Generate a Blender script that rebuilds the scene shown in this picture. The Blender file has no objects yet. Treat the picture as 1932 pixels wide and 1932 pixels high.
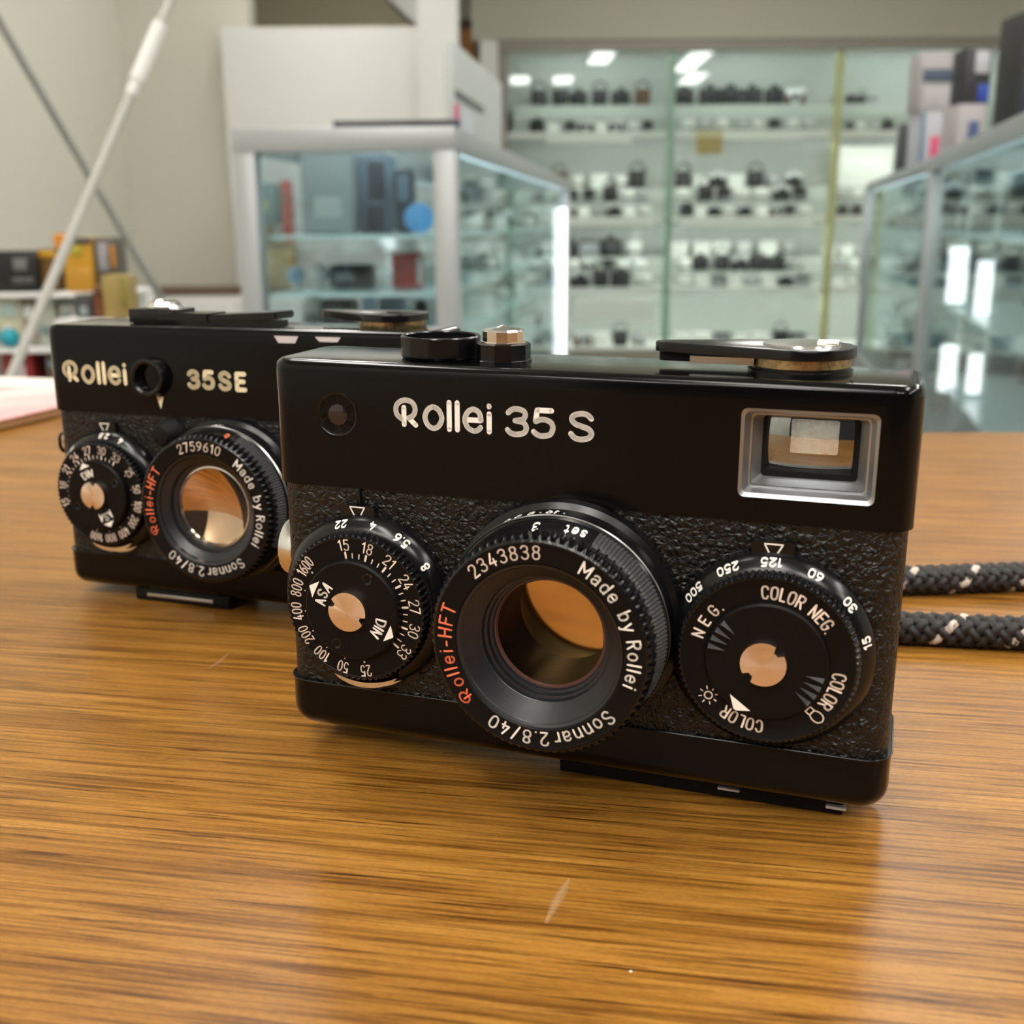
import bpy, bmesh, math, random
from mathutils import Vector, Matrix
random.seed(7)
SC = bpy.context.scene
COL = SC.collection
PI = math.pi
rad = math.radians

# ------------------------------------------------------------------ camera
TABLE_Z = 0.75
EYE = Vector((0, 0, TABLE_Z + 0.0868))
F_PX = 2126.877
WM = Matrix(((0.9999847, -0.0055349, 0.0), (-0.0013784, -0.2490391, 0.9684925), (-0.0053605, -0.9684776, -0.2490429)))
# columns of WM: image right, image down, view direction in world axes
cd = bpy.data.cameras.new('photo_camera')
cd.sensor_width = 36.0
cd.lens = 36.0 * F_PX / 1932.0
cd.clip_start = 0.01
cd.clip_end = 60
cd.dof.use_dof = True
cd.dof.focus_distance = 0.178
cd.dof.aperture_fstop = cd.lens / 1.4
cam = bpy.data.objects.new('photo_camera', cd)
COL.objects.link(cam)
rt, dn, fw = (Vector((WM[0][i], WM[1][i], WM[2][i])) for i in range(3))
m = Matrix((( rt.x, -dn.x, -fw.x, EYE.x), (rt.y, -dn.y, -fw.y, EYE.y), (rt.z, -dn.z, -fw.z, EYE.z), (0, 0, 0, 1)))
cam.matrix_world = m
SC.camera = cam

# ------------------------------------------------------------------ world, exposure
w = bpy.data.worlds.new('room_light')
SC.world = w
w.use_nodes = True
bg = w.node_tree.nodes['Background']
bg.inputs[0].default_value = (1.0, 0.93, 0.84, 1)
bg.inputs[1].default_value = 0.06
SC.view_settings.view_transform = 'Standard'
SC.view_settings.look = 'None'
SC.view_settings.gamma = 1
SC.view_settings.use_curve_mapping = False
SC.view_settings.exposure = 0.0
LAMP = 25.0          # ceiling tubes, some of them added behind the eye
SHELF_FILL = 34.0     # added tubes hidden behind the wall cabinet's shelf lips


# ------------------------------------------------------------------ helpers
def ray(px, py, h):
    """the place seen at image point (px, py) when it stands h metres ahead"""
    d = WM @ Vector(((px - 966) / F_PX, (py - 966) / F_PX, 1.0))
    return EYE + d * (h / d.y)


def on_z(px, py, z):
    d = WM @ Vector(((px - 966) / F_PX, (py - 966) / F_PX, 1.0))
    return EYE + d * ((z - EYE.z) / d.z)


def nodes(mt):
    return mt.node_tree.nodes, mt.node_tree.links


def mat(name, col, rough=0.5, metal=0.0, spec=0.5, bump=None, vary=None, coat=0.0, emit=None, alpha=None, aniso=0.0):
    mt = bpy.data.materials.new(name)
    mt.use_nodes = True
    N, L = nodes(mt)
    b = N['Principled BSDF']
    b.inputs['Base Color'].default_value = (*col, 1)
    b.inputs['Roughness'].default_value = rough
    b.inputs['Metallic'].default_value = metal
    b.inputs['Specular IOR Level'].default_value = spec
    b.inputs['Coat Weight'].default_value = coat
    b.inputs['Coat Roughness'].default_value = 0.12
    b.inputs['Coat IOR'].default_value = 1.2
    if aniso:
        b.inputs['Anisotropic'].default_value = aniso
    if emit:
        b.inputs['Emission Color'].default_value = (*emit[0], 1)
        b.inputs['Emission Strength'].default_value = emit[1]
    tc = N.new('ShaderNodeTexCoord')
    if bump:
        sc, st, dist = bump
        n = N.new('ShaderNodeTexNoise')
        n.inputs['Scale'].default_value = sc
        n.inputs['Detail'].default_value = 5
        L.new(tc.outputs['Object'], n.inputs['Vector'])
        bp = N.new('ShaderNodeBump')
        bp.inputs['Strength'].default_value = st
        bp.inputs['Distance'].default_value = dist
        L.new(n.outputs['Fac'], bp.inputs['Height'])
        L.new(bp.outputs['Normal'], b.inputs['Normal'])
    if vary:
        sc, c2, lo, hi = vary
        n = N.new('ShaderNodeTexNoise')
        n.inputs['Scale'].default_value = sc
        n.inputs['Detail'].default_value = 6
        L.new(tc.outputs['Object'], n.inputs['Vector'])
        r = N.new('ShaderNodeValToRGB')
        r.color_ramp.elements[0].position = lo
        r.color_ramp.elements[1].position = hi
        r.color_ramp.elements[0].color = (*col, 1)
        r.color_ramp.elements[1].color = (*c2, 1)
        L.new(n.outputs['Fac'], r.inputs['Fac'])
        L.new(r.outputs['Color'], b.inputs['Base Color'])
    return mt


def glass_mat(name, tint, refl=0.03):
    mt = bpy.data.materials.new(name)
    mt.use_nodes = True
    N, L = nodes(mt)
    N.remove(N['Principled BSDF'])
    t = N.new('ShaderNodeBsdfTransparent')
    t.inputs[0].default_value = (*tint, 1)
    g = N.new('ShaderNodeBsdfGlossy')
    g.inputs['Roughness'].default_value = 0.02
    g.inputs['Color'].default_value = (0.95, 1, 1, 1)
    lw = N.new('ShaderNodeLayerWeight')
    lw.inputs['Blend'].default_value = .5
    pw = N.new('ShaderNodeMath')
    pw.operation = 'POWER'
    pw.inputs[1].default_value = 5.0
    ml = N.new('ShaderNodeMath')
    ml.operation = 'MULTIPLY_ADD'
    ml.inputs[1].default_value = .6
    ml.inputs[2].default_value = refl
    mx = N.new('ShaderNodeMixShader')
    L.new(lw.outputs['Facing'], pw.inputs[0])
    L.new(pw.outputs[0], ml.inputs[0])
    L.new(ml.outputs[0], mx.inputs[0])
    L.new(t.outputs[0], mx.inputs[1])
    L.new(g.outputs[0], mx.inputs[2])
    L.new(mx.outputs[0], N['Material Output'].inputs['Surface'])
    return mt


def link(name, bm, mats, parent=None, smooth=35.0, scale=1.0):
    me = bpy.data.meshes.new(name)
    if scale != 1.0:
        bmesh.ops.scale(bm, vec=(scale,) * 3, verts=bm.verts)
    bm.to_mesh(me)
    bm.free()
    if not isinstance(mats, (list, tuple)):
        mats = [mats]
    for x in mats:
        me.materials.append(x)
    if smooth:
        me.shade_smooth()
        me.set_sharp_from_angle(angle=rad(smooth))
    o = bpy.data.objects.new(name, me)
    COL.objects.link(o)
    if parent is not None:
        o.parent = parent
    return o


def tag(o, label, cat, group=None, kind=None):
    o['label'] = label
    o['category'] = cat
    if group:
        o['group'] = group
    if kind:
        o['kind'] = kind
    return o


def structure(name, bm, mt, label=None, smooth=35.0):
    o = link(name, bm, mt, None, smooth)
    o['kind'] = 'structure'
    if label:
        o['label'] = label
        o['category'] = name.split('_')[0]
    return o


def thing(name, label, cat, loc=(0, 0, 0), rz=0.0, group=None, mw=None):
    o = bpy.data.objects.new(name, None)
    o.empty_display_size = 0.02
    COL.objects.link(o)
    if mw is not None:
        o.matrix_world = mw
    else:
        o.location = loc
        o.rotation_euler = (0, 0, rz)
    return tag(o, label, cat, group)


def box(bm, x0, x1, y0, y1, z0, z1, mi=0, bev=0.0, seg=2):
    t = bmesh.new()
    bmesh.ops.create_cube(t, size=1)
    for v in t.verts:
        v.co = Vector((x0 + (v.co.x + .5) * (x1 - x0), y0 + (v.co.y + .5) * (y1 - y0), z0 + (v.co.z + .5) * (z1 - z0)))
    if bev:
        bmesh.ops.bevel(t, geom=list(t.edges), offset=bev, segments=seg, affect='EDGES', profile=0.5)
    for f in t.faces:
        f.material_index = mi
    merge(bm, t)


def merge(bm, t, mtx=None):
    mp = {}
    for v in t.verts:
        mp[v] = bm.verts.new(mtx @ v.co if mtx is not None else v.co)
    for f in t.faces:
        try:
            g = bm.faces.new([mp[v] for v in f.verts])
            g.material_index = f.material_index
        except ValueError:
            pass
    t.free()


def B():
    return bmesh.new()


def boxed(*a, **k):
    bm = B()
    box(bm, *a, **k)
    return bm


def outline(x0, x1, y0, y1, r, seg=8):
    pts = []
    for cx, cy, a0 in ((x1 - r, y1 - r, 0), (x0 + r, y1 - r, 90), (x0 + r, y0 + r, 180), (x1 - r, y0 + r, 270)):
        for i in range(seg + 1):
            a = rad(a0 + 90.0 * i / seg)
            pts.append((cx + r * math.cos(a), cy + r * math.sin(a)))
    return pts


def prism(pts, z0, z1, top=0.0, bottom=0.0, seg=4, axis='z', mi=0):
    t = B()
    lo = [t.verts.new((x, y, z0)) for x, y in pts]
    hi = [t.verts.new((x, y, z1)) for x, y in pts]
    n = len(pts)
    for i in range(n):
        j = (i + 1) % n
        t.faces.new((lo[i], lo[j], hi[j], hi[i]))
    ft = t.faces.new(hi)
    fb = t.faces.new(list(reversed(lo)))
    et, eb = list(ft.edges), list(fb.edges)
    if top:
        bmesh.ops.bevel(t, geom=et, offset=top, segments=seg, affect='EDGES', profile=0.5)
    if bottom:
        eb = [e for e in t.edges if all(abs(v.co.z - z0) < 1e-7 for v in e.verts)]
        bmesh.ops.bevel(t, geom=eb, offset=bottom, segments=seg, affect='EDGES', profile=0.5)
    if axis == 'y':      # outline given in x, z; extruded along y
        for v in t.verts:
            v.co = Vector((v.co.x, v.co.z, v.co.y))
        bmesh.ops.reverse_faces(t, faces=t.faces)
    for f in t.faces:
        f.material_index = mi
    return t


def rprism(x0, x1, y0, y1, r, z0, z1, top=0.0, bottom=0.0, seg=6, ends=8):
    """rounded box: vertical corners of radius r, rolled top and bottom edges"""
    t = B()
    lev = []
    for k in range(seg + 1):
        a = PI / 2 * k / seg
        if bottom:
            lev.append((z0 + bottom * (1 - math.sin(a)), bottom * (1 - math.cos(a))))
    lev = lev[::-1] or [(z0, 0)]
    if top:
        lev += [(z1 - top * (1 - math.sin(PI / 2 * k / seg)), top * (1 - math.cos(PI / 2 * k / seg))) for k in range(seg + 1)]
    else:
        lev.append((z1, 0))
    rings = [[t.verts.new((x, y, z)) for x, y in outline(x0 + d, x1 - d, y0 + d, y1 - d, r - d, ends)] for z, d in lev]
    for A, C in zip(rings, rings[1:]):
        for i in range(len(A)):
            j = (i + 1) % len(A)
            t.faces.new((A[i], A[j], C[j], C[i]))
    t.faces.new(rings[-1])
    t.faces.new(list(reversed(rings[0])))
    return t


def lathe(bm, prof, cx=0.0, cz=0.0, seg=96, axis='y', teeth=0, mi=0, cap0=False, cap1=False):
    """prof: (radius, along[, groove depth]); axis y or z; teeth: grooves round the ring"""
    n = teeth * 6 if teeth else seg
    rings = []
    for p in prof:
        r, a = p[0], p[1]
        g = p[2] if len(p) > 2 else 0.0
        if r < 1e-6:
            c = (cx, a, cz) if axis == 'y' else (cx, cz, a)
            rings.append([bm.verts.new(c)])
            continue
        ring = []
        for i in range(n):
            t = 2 * PI * i / n
            k = (0, 0, .35, 1, 1, .35)[i % 6] if teeth else 0
            rr = r - g * k
            s, c_ = math.sin(t), math.cos(t)
            ring.append(bm.verts.new((cx + rr * s, a, cz + rr * c_) if axis == 'y' else (cx + rr * s, cz + rr * c_, a)))
        rings.append(ring)
    fs = []
    for A, C in zip(rings, rings[1:]):
        for i in range(n):
            j = (i + 1) % n
            if len(A) == 1 and len(C) == 1:
                continue
            if len(A) == 1:
                fs.append(bm.faces.new((A[0], C[j], C[i])))
            elif len(C) == 1:
                fs.append(bm.faces.new((A[i], A[j], C[0])))
            else:
                fs.append(bm.faces.new((A[i], A[j], C[j], C[i])))
    if cap0 and len(rings[0]) > 1:
        fs.append(bm.faces.new(list(reversed(rings[0]))))
    if cap1 and len(rings[-1]) > 1:
        fs.append(bm.faces.new(rings[-1]))
    for f in fs:
        f.material_index = mi
    return fs


def lathed(*a, **k):
    bm = B()
    fs = lathe(bm, *a, **k)
    bmesh.ops.recalc_face_normals(bm, faces=bm.faces)
    return bm


def tube(bm, pts, r, sides=8, mi=0, caps=True):
    pts = [Vector(p) for p in pts]
    rings = []
    up = Vector((0, 0, 1))
    for i, p in enumerate(pts):
        d = (pts[min(i + 1, len(pts) - 1)] - pts[max(i - 1, 0)]).normalized()
        a = d.cross(up)
        if a.length < 1e-4:
            a = d.cross(Vector((1, 0, 0)))
        a.normalize()
        b = a.cross(d)
        rr = r[i] if isinstance(r, (list, tuple)) else r
        rings.append([bm.verts.new(p + (a * math.cos(2 * PI * k / sides) + b * math.sin(2 * PI * k / sides)) * rr) for k in range(sides)])
    for A, C in zip(rings, rings[1:]):
        for k in range(sides):
            j = (k + 1) % sides
            bm.faces.new((A[k], A[j], C[j], C[k])).material_index = mi
    if caps:
        bm.faces.new(list(reversed(rings[0]))).material_index = mi
        bm.faces.new(rings[-1]).material_index = mi


def catmull(pts, n=6, closed=False):
    pts = [tuple(p) for p in pts]
    out = []
    m_ = len(pts)
    rng = range(m_ if closed else m_ - 1)
    for i in rng:
        p0 = pts[(i - 1) % m_] if closed or i > 0 else pts[0]
        p1 = pts[i]
        p2 = pts[(i + 1) % m_]
        p3 = pts[(i + 2) % m_] if closed or i + 2 < m_ else pts[-1]
        for k in range(n):
            t = k / n
            out.append(tuple(.5 * (2 * b + (c - a) * t + (2 * a - 5 * b + 4 * c - d) * t * t + (3 * b - a - 3 * c + d) * t ** 3)
                             for a, b, c, d in zip(p0, p1, p2, p3)))
    out.append(pts[0] if closed else pts[-1])
    return out


def cut(o, cutters):
    for c in cutters:
        md = o.modifiers.new('cut', 'BOOLEAN')
        md.operation = 'DIFFERENCE'
        md.solver = 'EXACT'
        md.object = c
    dg = bpy.context.evaluated_depsgraph_get()
    me = bpy.data.meshes.new_from_object(o.evaluated_get(dg))
    o.modifiers.clear()
    o.data = me
    for c in cutters:
        bpy.data.objects.remove(c)
    me.shade_smooth()
    me.set_sharp_from_angle(angle=rad(35))


# ------------------------------------------------------------------ engraving: round-ended strokes
# glyph: (width, [(kind, points)...]); kind s = straight, c = curve, o = closed curve; height 1
G = {
    '0': (.5, [('o', [(.25, 1), (.46, .84), (.5, .5), (.46, .16), (.25, 0), (.04, .16), (0, .5), (.04, .84)])]),
    '1': (.28, [('s', [(.02, .8), (.22, 1), (.22, 0)])]),
    '2': (.5, [('c', [(.01, .76), (.1, .95), (.27, 1), (.44, .93), (.49, .74), (.4, .5), (.18, .24), (0, 0)]), ('s', [(0, 0), (.5, 0)])]),
    '3': (.5, [('c', [(.02, .84), (.12, .97), (.27, 1), (.43, .93), (.47, .76), (.4, .6), (.2, .54)]), ('c', [(.2, .54), (.42, .48), (.5, .28), (.44, .08), (.26, 0), (.1, .03), (0, .16)])]),
    '4': (.52, [('s', [(.38, 0), (.38, .55)]), ('s', [(.3, 1), (0, .28), (.52, .28)])]),
    '5': (.5, [('s', [(.46, 1), (.09, 1), (.05, .56)]), ('c', [(.05, .56), (.16, .63), (.3, .64), (.45, .54), (.5, .33), (.43, .08), (.25, 0), (.1, .03), (0, .15)])]),
    '6': (.5, [('c', [(.42, .96), (.16, .76), (.02, .42), (.04, .12), (.25, 0), (.46, .11), (.49, .36), (.38, .54), (.22, .56), (.05, .42)])]),
    '7': (.46, [('s', [(0, 1), (.46, 1), (.16, 0)])]),
    '8': (.5, [('o', [(.25, 1), (.42, .93), (.45, .77), (.38, .6), (.25, .54), (.12, .6), (.05, .77), (.08, .93)]), ('o', [(.25, .54), (.43, .46), (.5, .27), (.43, .07), (.25, 0), (.07, .07), (0, .27), (.07, .46)])]),
    '9': (.5, [('c', [(.08, .04), (.34, .24), (.48, .58), (.46, .88), (.25, 1), (.04, .89), (.01, .64), (.12, .46), (.28, .44), (.45, .58)])]),
    'A': (.6, [('s', [(0, 0), (.3, 1), (.6, 0)]), ('s', [(.11, .34), (.49, .34)])]),
    'C': (.5, [('c', [(.5, .78), (.42, .95), (.25, 1), (.07, .92), (0, .7), (0, .3), (.07, .08), (.25, 0), (.42, .05), (.5, .22)])]),
    'D': (.54, [('s', [(0, 0), (0, 1), (.22, 1)]), ('c', [(.22, 1), (.44, .9), (.54, .65), (.54, .35), (.44, .1), (.22, 0)]), ('s', [(.22, 0), (0, 0)])]),
    'E': (.46, [('s', [(.46, 1), (0, 1), (0, 0), (.46, 0)]), ('s', [(0, .52), (.4, .52)])]),
    'F': (.46, [('s', [(.46, 1), (0, 1), (0, 0)]), ('s', [(0, .52), (.4, .52)])]),
    'G': (.54, [('c', [(.5, .8), (.4, .96), (.25, 1), (.07, .92), (0, .7), (0, .3), (.07, .08), (.26, 0), (.44, .06), (.52, .2)]), ('s', [(.52, .2), (.52, .46), (.3, .46)])]),
    'H': (.54, [('s', [(0, 0), (0, 1)]), ('s', [(.54, 0), (.54, 1)]), ('s', [(0, .5), (.54, .5)])]),
    'I': (.02, [('s', [(0, 0), (0, 1)])]),
    'L': (.42, [('s', [(0, 1), (0, 0), (.42, 0)])]),
    'M': (.7, [('s', [(0, 0), (0, 1), (.35, .3), (.7, 1), (.7, 0)])]),
    'N': (.54, [('s', [(0, 0), (0, 1), (.54, 0), (.54, 1)])]),
    'O': (.54, [('o', [(.27, 1), (.48, .9), (.54, .65), (.54, .35), (.48, .1), (.27, 0), (.06, .1), (0, .35), (0, .65), (.06, .9)])]),
    'R': (.52, [('s', [(0, 0), (0, 1), (.26, 1)]), ('c', [(.26, 1), (.45, .94), (.5, .76), (.45, .57), (.26, .5)]), ('s', [(.26, .5), (0, .5)]), ('s', [(.26, .5), (.52, 0)])]),
    'S': (.52, [('c', [(.5, .82), (.4, .96), (.25, 1), (.07, .92), (.02, .76), (.1, .6), (.26, .51), (.43, .42), (.51, .25), (.44, .07), (.26, 0), (.1, .04), (0, .2)])]),
    'T': (.52, [('s', [(0, 1), (.52, 1)]), ('s', [(.26, 1), (.26, 0)])]),
    'a': (.48, [('c', [(.03, .56), (.14, .68), (.3, .7), (.44, .62), (.47, .46)]), ('s', [(.47, .46), (.47, 0)]), ('c', [(.47, .4), (.24, .38), (.05, .3), (.02, .13), (.15, 0), (.34, .04), (.47, .2)])]),
    'b': (.48, [('s', [(0, 1), (0, 0)]), ('o', [(.24, .68), (.42, .58), (.48, .34), (.42, .1), (.24, 0), (.06, .1), (0, .34), (.06, .58)])]),
    'd': (.48, [('s', [(.48, 1), (.48, 0)]), ('o', [(.24, .68), (.42, .58), (.48, .34), (.42, .1), (.24, 0), (.06, .1), (0, .34), (.06, .58)])]),
    'e': (.5, [('s', [(.02, .36), (.48, .36)]), ('c', [(.48, .36), (.46, .54), (.36, .66), (.24, .68), (.08, .58), (.01, .34), (.08, .1), (.25, 0), (.4, .04), (.47, .15)])]),
    'i': (.04, [('s', [(.02, 0), (.02, .66)]), ('s', [(.02, .93), (.02, .95)])]),
    'l': (.04, [('s', [(.02, 0), (.02, 1)])]),
    'n': (.46, [('s', [(0, 0), (0, .68)]), ('c', [(0, .44), (.1, .62), (.26, .68), (.41, .6), (.46, .42)]), ('s', [(.46, .42), (.46, 0)])]),
    'o': (.5, [('o', [(.25, .68), (.43, .58), (.5, .34), (.43, .1), (.25, 0), (.07, .1), (0, .34), (.07, .58)])]),
    'r': (.3, [('s', [(0, 0), (0, .68)]), ('c', [(0, .42), (.08, .6), (.2, .68), (.3, .66)])]),
    's': (.4, [('c', [(.38, .56), (.3, .66), (.18, .68), (.04, .6), (.04, .46), (.2, .36), (.37, .26), (.38, .08), (.2, 0), (.06, .03), (0, .13)])]),
    't': (.32, [('s', [(.14, .95), (.14, .12)]), ('c', [(.14, .12), (.19, .02), (.32, .02)]), ('s', [(0, .68), (.3, .68)])]),
    'y': (.48, [('s', [(0, .68), (.24, .04)]), ('s', [(.48, .68), (.18, -.28), (.06, -.28)])]),
    '-': (.3, [('s', [(0, .38), (.3, .38)])]),
    '.': (.04, [('s', [(.02, 0), (.02, .02)])]),
    ',': (.06, [('s', [(.05, .04), (0, -.14)])]),
    '/': (.4, [('s', [(0, -.05), (.4, 1.05)])]),
    ' ': (.32, []),
    'q': (.66, [('o', [(.33, .8), (.55, .68), (.66, .4), (.55, .12), (.33, 0), (.11, .12), (0, .4), (.11, .68)])]),
    'z': (.64, [('s', [(.02, .40), (.62, .40)]), ('c', [(.62, .40), (.55, .68), (.33, .8), (.11, .68), (0, .4), (.11, .12), (.33, 0), (.5, .04), (.60, .14)])]),
    # the maker's R: a loop sweeping round an upright stem
    '@': (.92, [('c', [(.26, .29), (.1, .42), (.04, .6), (.08, .8), (.24, .95), (.46, 1.0), (.68, .93), (.8, .75), (.78, .53), (.66, .39), (.54, .34)]),
                ('s', [(.36, .08), (.36, .72)]), ('s', [(.54, .34), (.82, .08)])]),
}


def stroke_pts(kind, pts):
    if kind == 's':
        return [tuple(p) for p in pts]
    return catmull(pts, 4, kind == 'o')


def ribbon(bm, pts, hw, place, dots=8):
    for a, b in zip(pts, pts[1:]):
        dx, dy = b[0] - a[0], b[1] - a[1]
        l = math.hypot(dx, dy)
        if l < 1e-7:
            continue
        nx, ny = -dy / l * hw, dx / l * hw
        q = [(a[0] - nx, a[1] - ny), (b[0] - nx, b[1] - ny), (b[0] + nx, b[1] + ny), (a[0] + nx, a[1] + ny)]
        bm.faces.new([bm.verts.new(place(*p)) for p in q])
    for p in pts:
        bm.faces.new([bm.verts.new(place(p[0] + hw * math.cos(2 * PI * k / dots), p[1] + hw * math.sin(2 * PI * k / dots))) for k in range(dots)])


def text_width(s, h, gap, wide):
    return sum((G[c][0] * wide + gap) * h for c in s) - gap * h


def text(bm, s, h, hw, place, align='c', gap=.28, wide=1.0):
    """place(along, up) -> point; along is measured from the alignment point"""
    W_ = text_width(s, h, gap, wide)
    x = {'c': -W_ / 2, 'l': 0.0, 'r': -W_}[align]
    for c in s:
        wd, st = G[c]
        for kind, pts in st:
            ribbon(bm, [(x + px * h * wide, py * h) for px, py in stroke_pts(kind, pts)], hw, place)
        x += (wd * wide + gap) * h


def flat_at(x0, y, z0):
    return lambda s, t: (x0 + s, y, z0 + t)


def arc_at(cx, cz, r, ang, y, inward=False, cone=None):
    a0 = rad(ang)

    def f(s, t):
        if inward:
            a, q = a0 - s / r, r - t
        else:
            a, q = a0 + s / r, r + t
        yy = y
        if cone:
            yy = y + (q - r) * cone
        return (cx + q * math.sin(a), yy, cz + q * math.cos(a))
    return f


def spin_at(cx, cz, ang, y):
    """flat patch turned so that its up direction points out along ang"""
    a = rad(ang)
    return lambda s, t: (cx + t * math.sin(a) + s * math.cos(a), y, cz + t * math.cos(a) - s * math.sin(a))


def poly(bm, pts, place):
    bm.faces.new([bm.verts.new(place(*p)) for p in pts])


# ------------------------------------------------------------------ materials
def wood_mat(name, light, mid, dark, rot, rough=0.34, spec=0.5):
    mt = bpy.data.materials.new(name)
    mt.use_nodes = True
    N, L = nodes(mt)
    b = N['Principled BSDF']
    tc = N.new('ShaderNodeTexCoord')
    mp0 = N.new('ShaderNodeMapping')
    mp0.inputs['Rotation'].default_value = (0, 0, rot)
    L.new(tc.outputs['Object'], mp0.inputs['Vector'])

    def noise(sx, sy, det, ro=.55, dist=0.0):
        mp = N.new('ShaderNodeMapping')
        mp.inputs['Scale'].default_value = (sx, sy, 1)
        L.new(mp0.outputs[0], mp.inputs['Vector'])
        n = N.new('ShaderNodeTexNoise')
        n.inputs['Scale'].default_value = 1
        n.inputs['Detail'].default_value = det
        n.inputs['Roughness'].default_value = ro
        n.inputs['Distortion'].default_value = dist
        L.new(mp.outputs[0], n.inputs['Vector'])
        return n.outputs['Fac']

    def ramp(fac, stops):
        r = N.new('ShaderNodeValToRGB')
        e = r.color_ramp.elements
        while len(e) < len(stops):
            e.new(.5)
        for q, (p, c) in zip(e, stops):
            q.position = p
            q.color = (*c, 1)
        L.new(fac, r.inputs['Fac'])
        return r.outputs['Color']

    def mul(a, bcol, f=1.0):
        mx = N.new('ShaderNodeMix')
        mx.data_type = 'RGBA'
        mx.blend_type = 'MULTIPLY'
        mx.inputs['Factor'].default_value = f
        L.new(a, mx.inputs['A'])
        L.new(bcol, mx.inputs['B'])
        return mx.outputs['Result']
    base = ramp(noise(18, 620, 5, .62, .5), [(.3, dark), (.48, mid), (.68, light)])
    broad = ramp(noise(5, 70, 3, .5), [(.3, (.84, .80, .76)), (.7, (1.06, 1.05, 1.02))])
    fine = ramp(noise(34, 1600, 4, .62), [(.36, (.34, .27, .2)), (.53, (1, 1, 1))])
    pores = ramp(noise(50, 2000, 3, .55), [(.33, (.20, .13, .09)), (.40, (1, 1, 1))])
    dot = ramp(noise(900, 2600, 2, .6), [(.3, (.8, .76, .7)), (.6, (1.06, 1.05, 1.04))])
    c = mul(mul(mul(mul(base, broad), fine, .85), pores, .9), dot, .8)
    L.new(c, b.inputs['Base Color'])
    b.inputs['Roughness'].default_value = rough
    b.inputs['Specular IOR Level'].default_value = spec
    bp = N.new('ShaderNodeBump')
    bp.inputs['Strength'].default_value = .25
    bp.inputs['Distance'].default_value = .0003
    L.new(noise(60, 1600, 3), bp.inputs['Height'])
    L.new(bp.outputs['Normal'], b.inputs['Normal'])
    return mt


M = {}
M['wood'] = wood_mat('oak_table_wood', (.40, .198, .038), (.315, .145, .023), (.17, .068, .009), rad(10.0), .34, spec=.28)
M['paint'] = mat('black_satin_paint', (.0022, .0022, .0025), .17, spec=.10, bump=(1200, .03, .00002), coat=1.0)
M['paint_top'] = M['paint']
M['enamel'] = mat('black_enamel', (.004, .004, .0045), .22, spec=.4)
M['matte'] = mat('black_matte', (.005, .005, .005), .6, spec=.2)
M['face'] = mat('dial_face_black', (.0045, .0035, .0035), .45, spec=.16)
M['chrome'] = mat('chrome', (.82, .81, .80), .16, 1.0)
M['screw'] = mat('turned_screw_head', (.93, .80, .70), .30, 1.0, aniso=.7)
sn, sl = nodes(M['screw'])
tg = sn.new('ShaderNodeTangent')
tg.direction_type = 'RADIAL'
tg.axis = 'Y'
sl.new(tg.outputs[0], sn['Principled BSDF'].inputs['Tangent'])
M['brass'] = mat('worn_brass', (.52, .40, .22), .34, 1.0, bump=(3000, .5, .0001), vary=(900, (.25, .18, .10), .45, .7))
M['steel'] = mat('brushed_steel', (.62, .62, .62), .28, 1.0)
M['bare'] = mat('bare_metal_chip', (.70, .66, .70), .5, .3)
M['cream'] = mat('cream_engraving', (.97, .92, .85), .6, spec=.2)
M['peach'] = mat('warm_white_engraving', (.97, .82, .70), .6, spec=.2)
M['gold'] = mat('pale_yellow_lettering', (.98, .86, .58), .6, spec=.2)
M['red'] = mat('red_orange_engraving', (.95, .22, .10), .6, spec=.2)
M['window'] = mat('dark_window', (.02, .012, .012), .06, spec=.6)
M['rib'] = mat('grey_knurling', (.05, .05, .052), .45, spec=.5)


def leather():
    mt = mat('grained_leatherette', (.0035, .0033, .0033), .33, spec=.5)
    N, L = nodes(mt)
    b = N['Principled BSDF']
    tc = N.new('ShaderNodeTexCoord')
    v = N.new('ShaderNodeTexVoronoi')
    v.feature = 'DISTANCE_TO_EDGE'
    v.inputs['Scale'].default_value = 950
    n = N.new('ShaderNodeTexNoise')
    n.inputs['Scale'].default_value = 700
    n.inputs['Detail'].default_value = 4
    dv = N.new('ShaderNodeVectorMath')
    dv.operation = 'MULTIPLY_ADD'
    dv.inputs[1].default_value = (.0012,) * 3
    L.new(tc.outputs['Object'], n.inputs['Vector'])
    L.new(n.outputs['Color'], dv.inputs[0])
    L.new(tc.outputs['Object'], dv.inputs[2])
    L.new(dv.outputs[0], v.inputs['Vector'])
    ad = N.new('ShaderNodeMath')
    ad.operation = 'ADD'
    L.new(v.outputs['Distance'], ad.inputs[0])
    L.new(n.outputs['Fac'], ad.inputs[1])
    bp = N.new('ShaderNodeBump')
    bp.inputs['Strength'].default_value = 1.0
    bp.inputs['Distance'].default_value = .00045
    L.new(ad.outputs[0], bp.inputs['Height'])
    L.new(bp.outputs['Normal'], b.inputs['Normal'])
    return mt


M['leather'] = leather()


def coated(name, c1, c2, rough):
    """coated front element: amber reflection"""
    mt = mat(name, c1, rough, 1.0)
    N, L = nodes(mt)
    b = N['Principled BSDF']
    lw = N.new('ShaderNodeLayerWeight')
    lw.inputs['Blend'].default_value = .35
    mx = N.new('ShaderNodeMix')
    mx.data_type = 'RGBA'
    mx.inputs['A'].default_value = (*c1, 1)
    mx.inputs['B'].default_value = (*c2, 1)
    L.new(lw.outputs['Facing'], mx.inputs['Factor'])
    L.new(mx.outputs['Result'], b.inputs['Base Color'])
    return mt


M['lens_front'] = coated('amber_coated_glass', (.66, .44, .16), (.72, .5, .28), .07)
M['lens_rear'] = coated('pale_coated_glass', (.62, .42, .28), (.75, .62, .5), .05)


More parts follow.
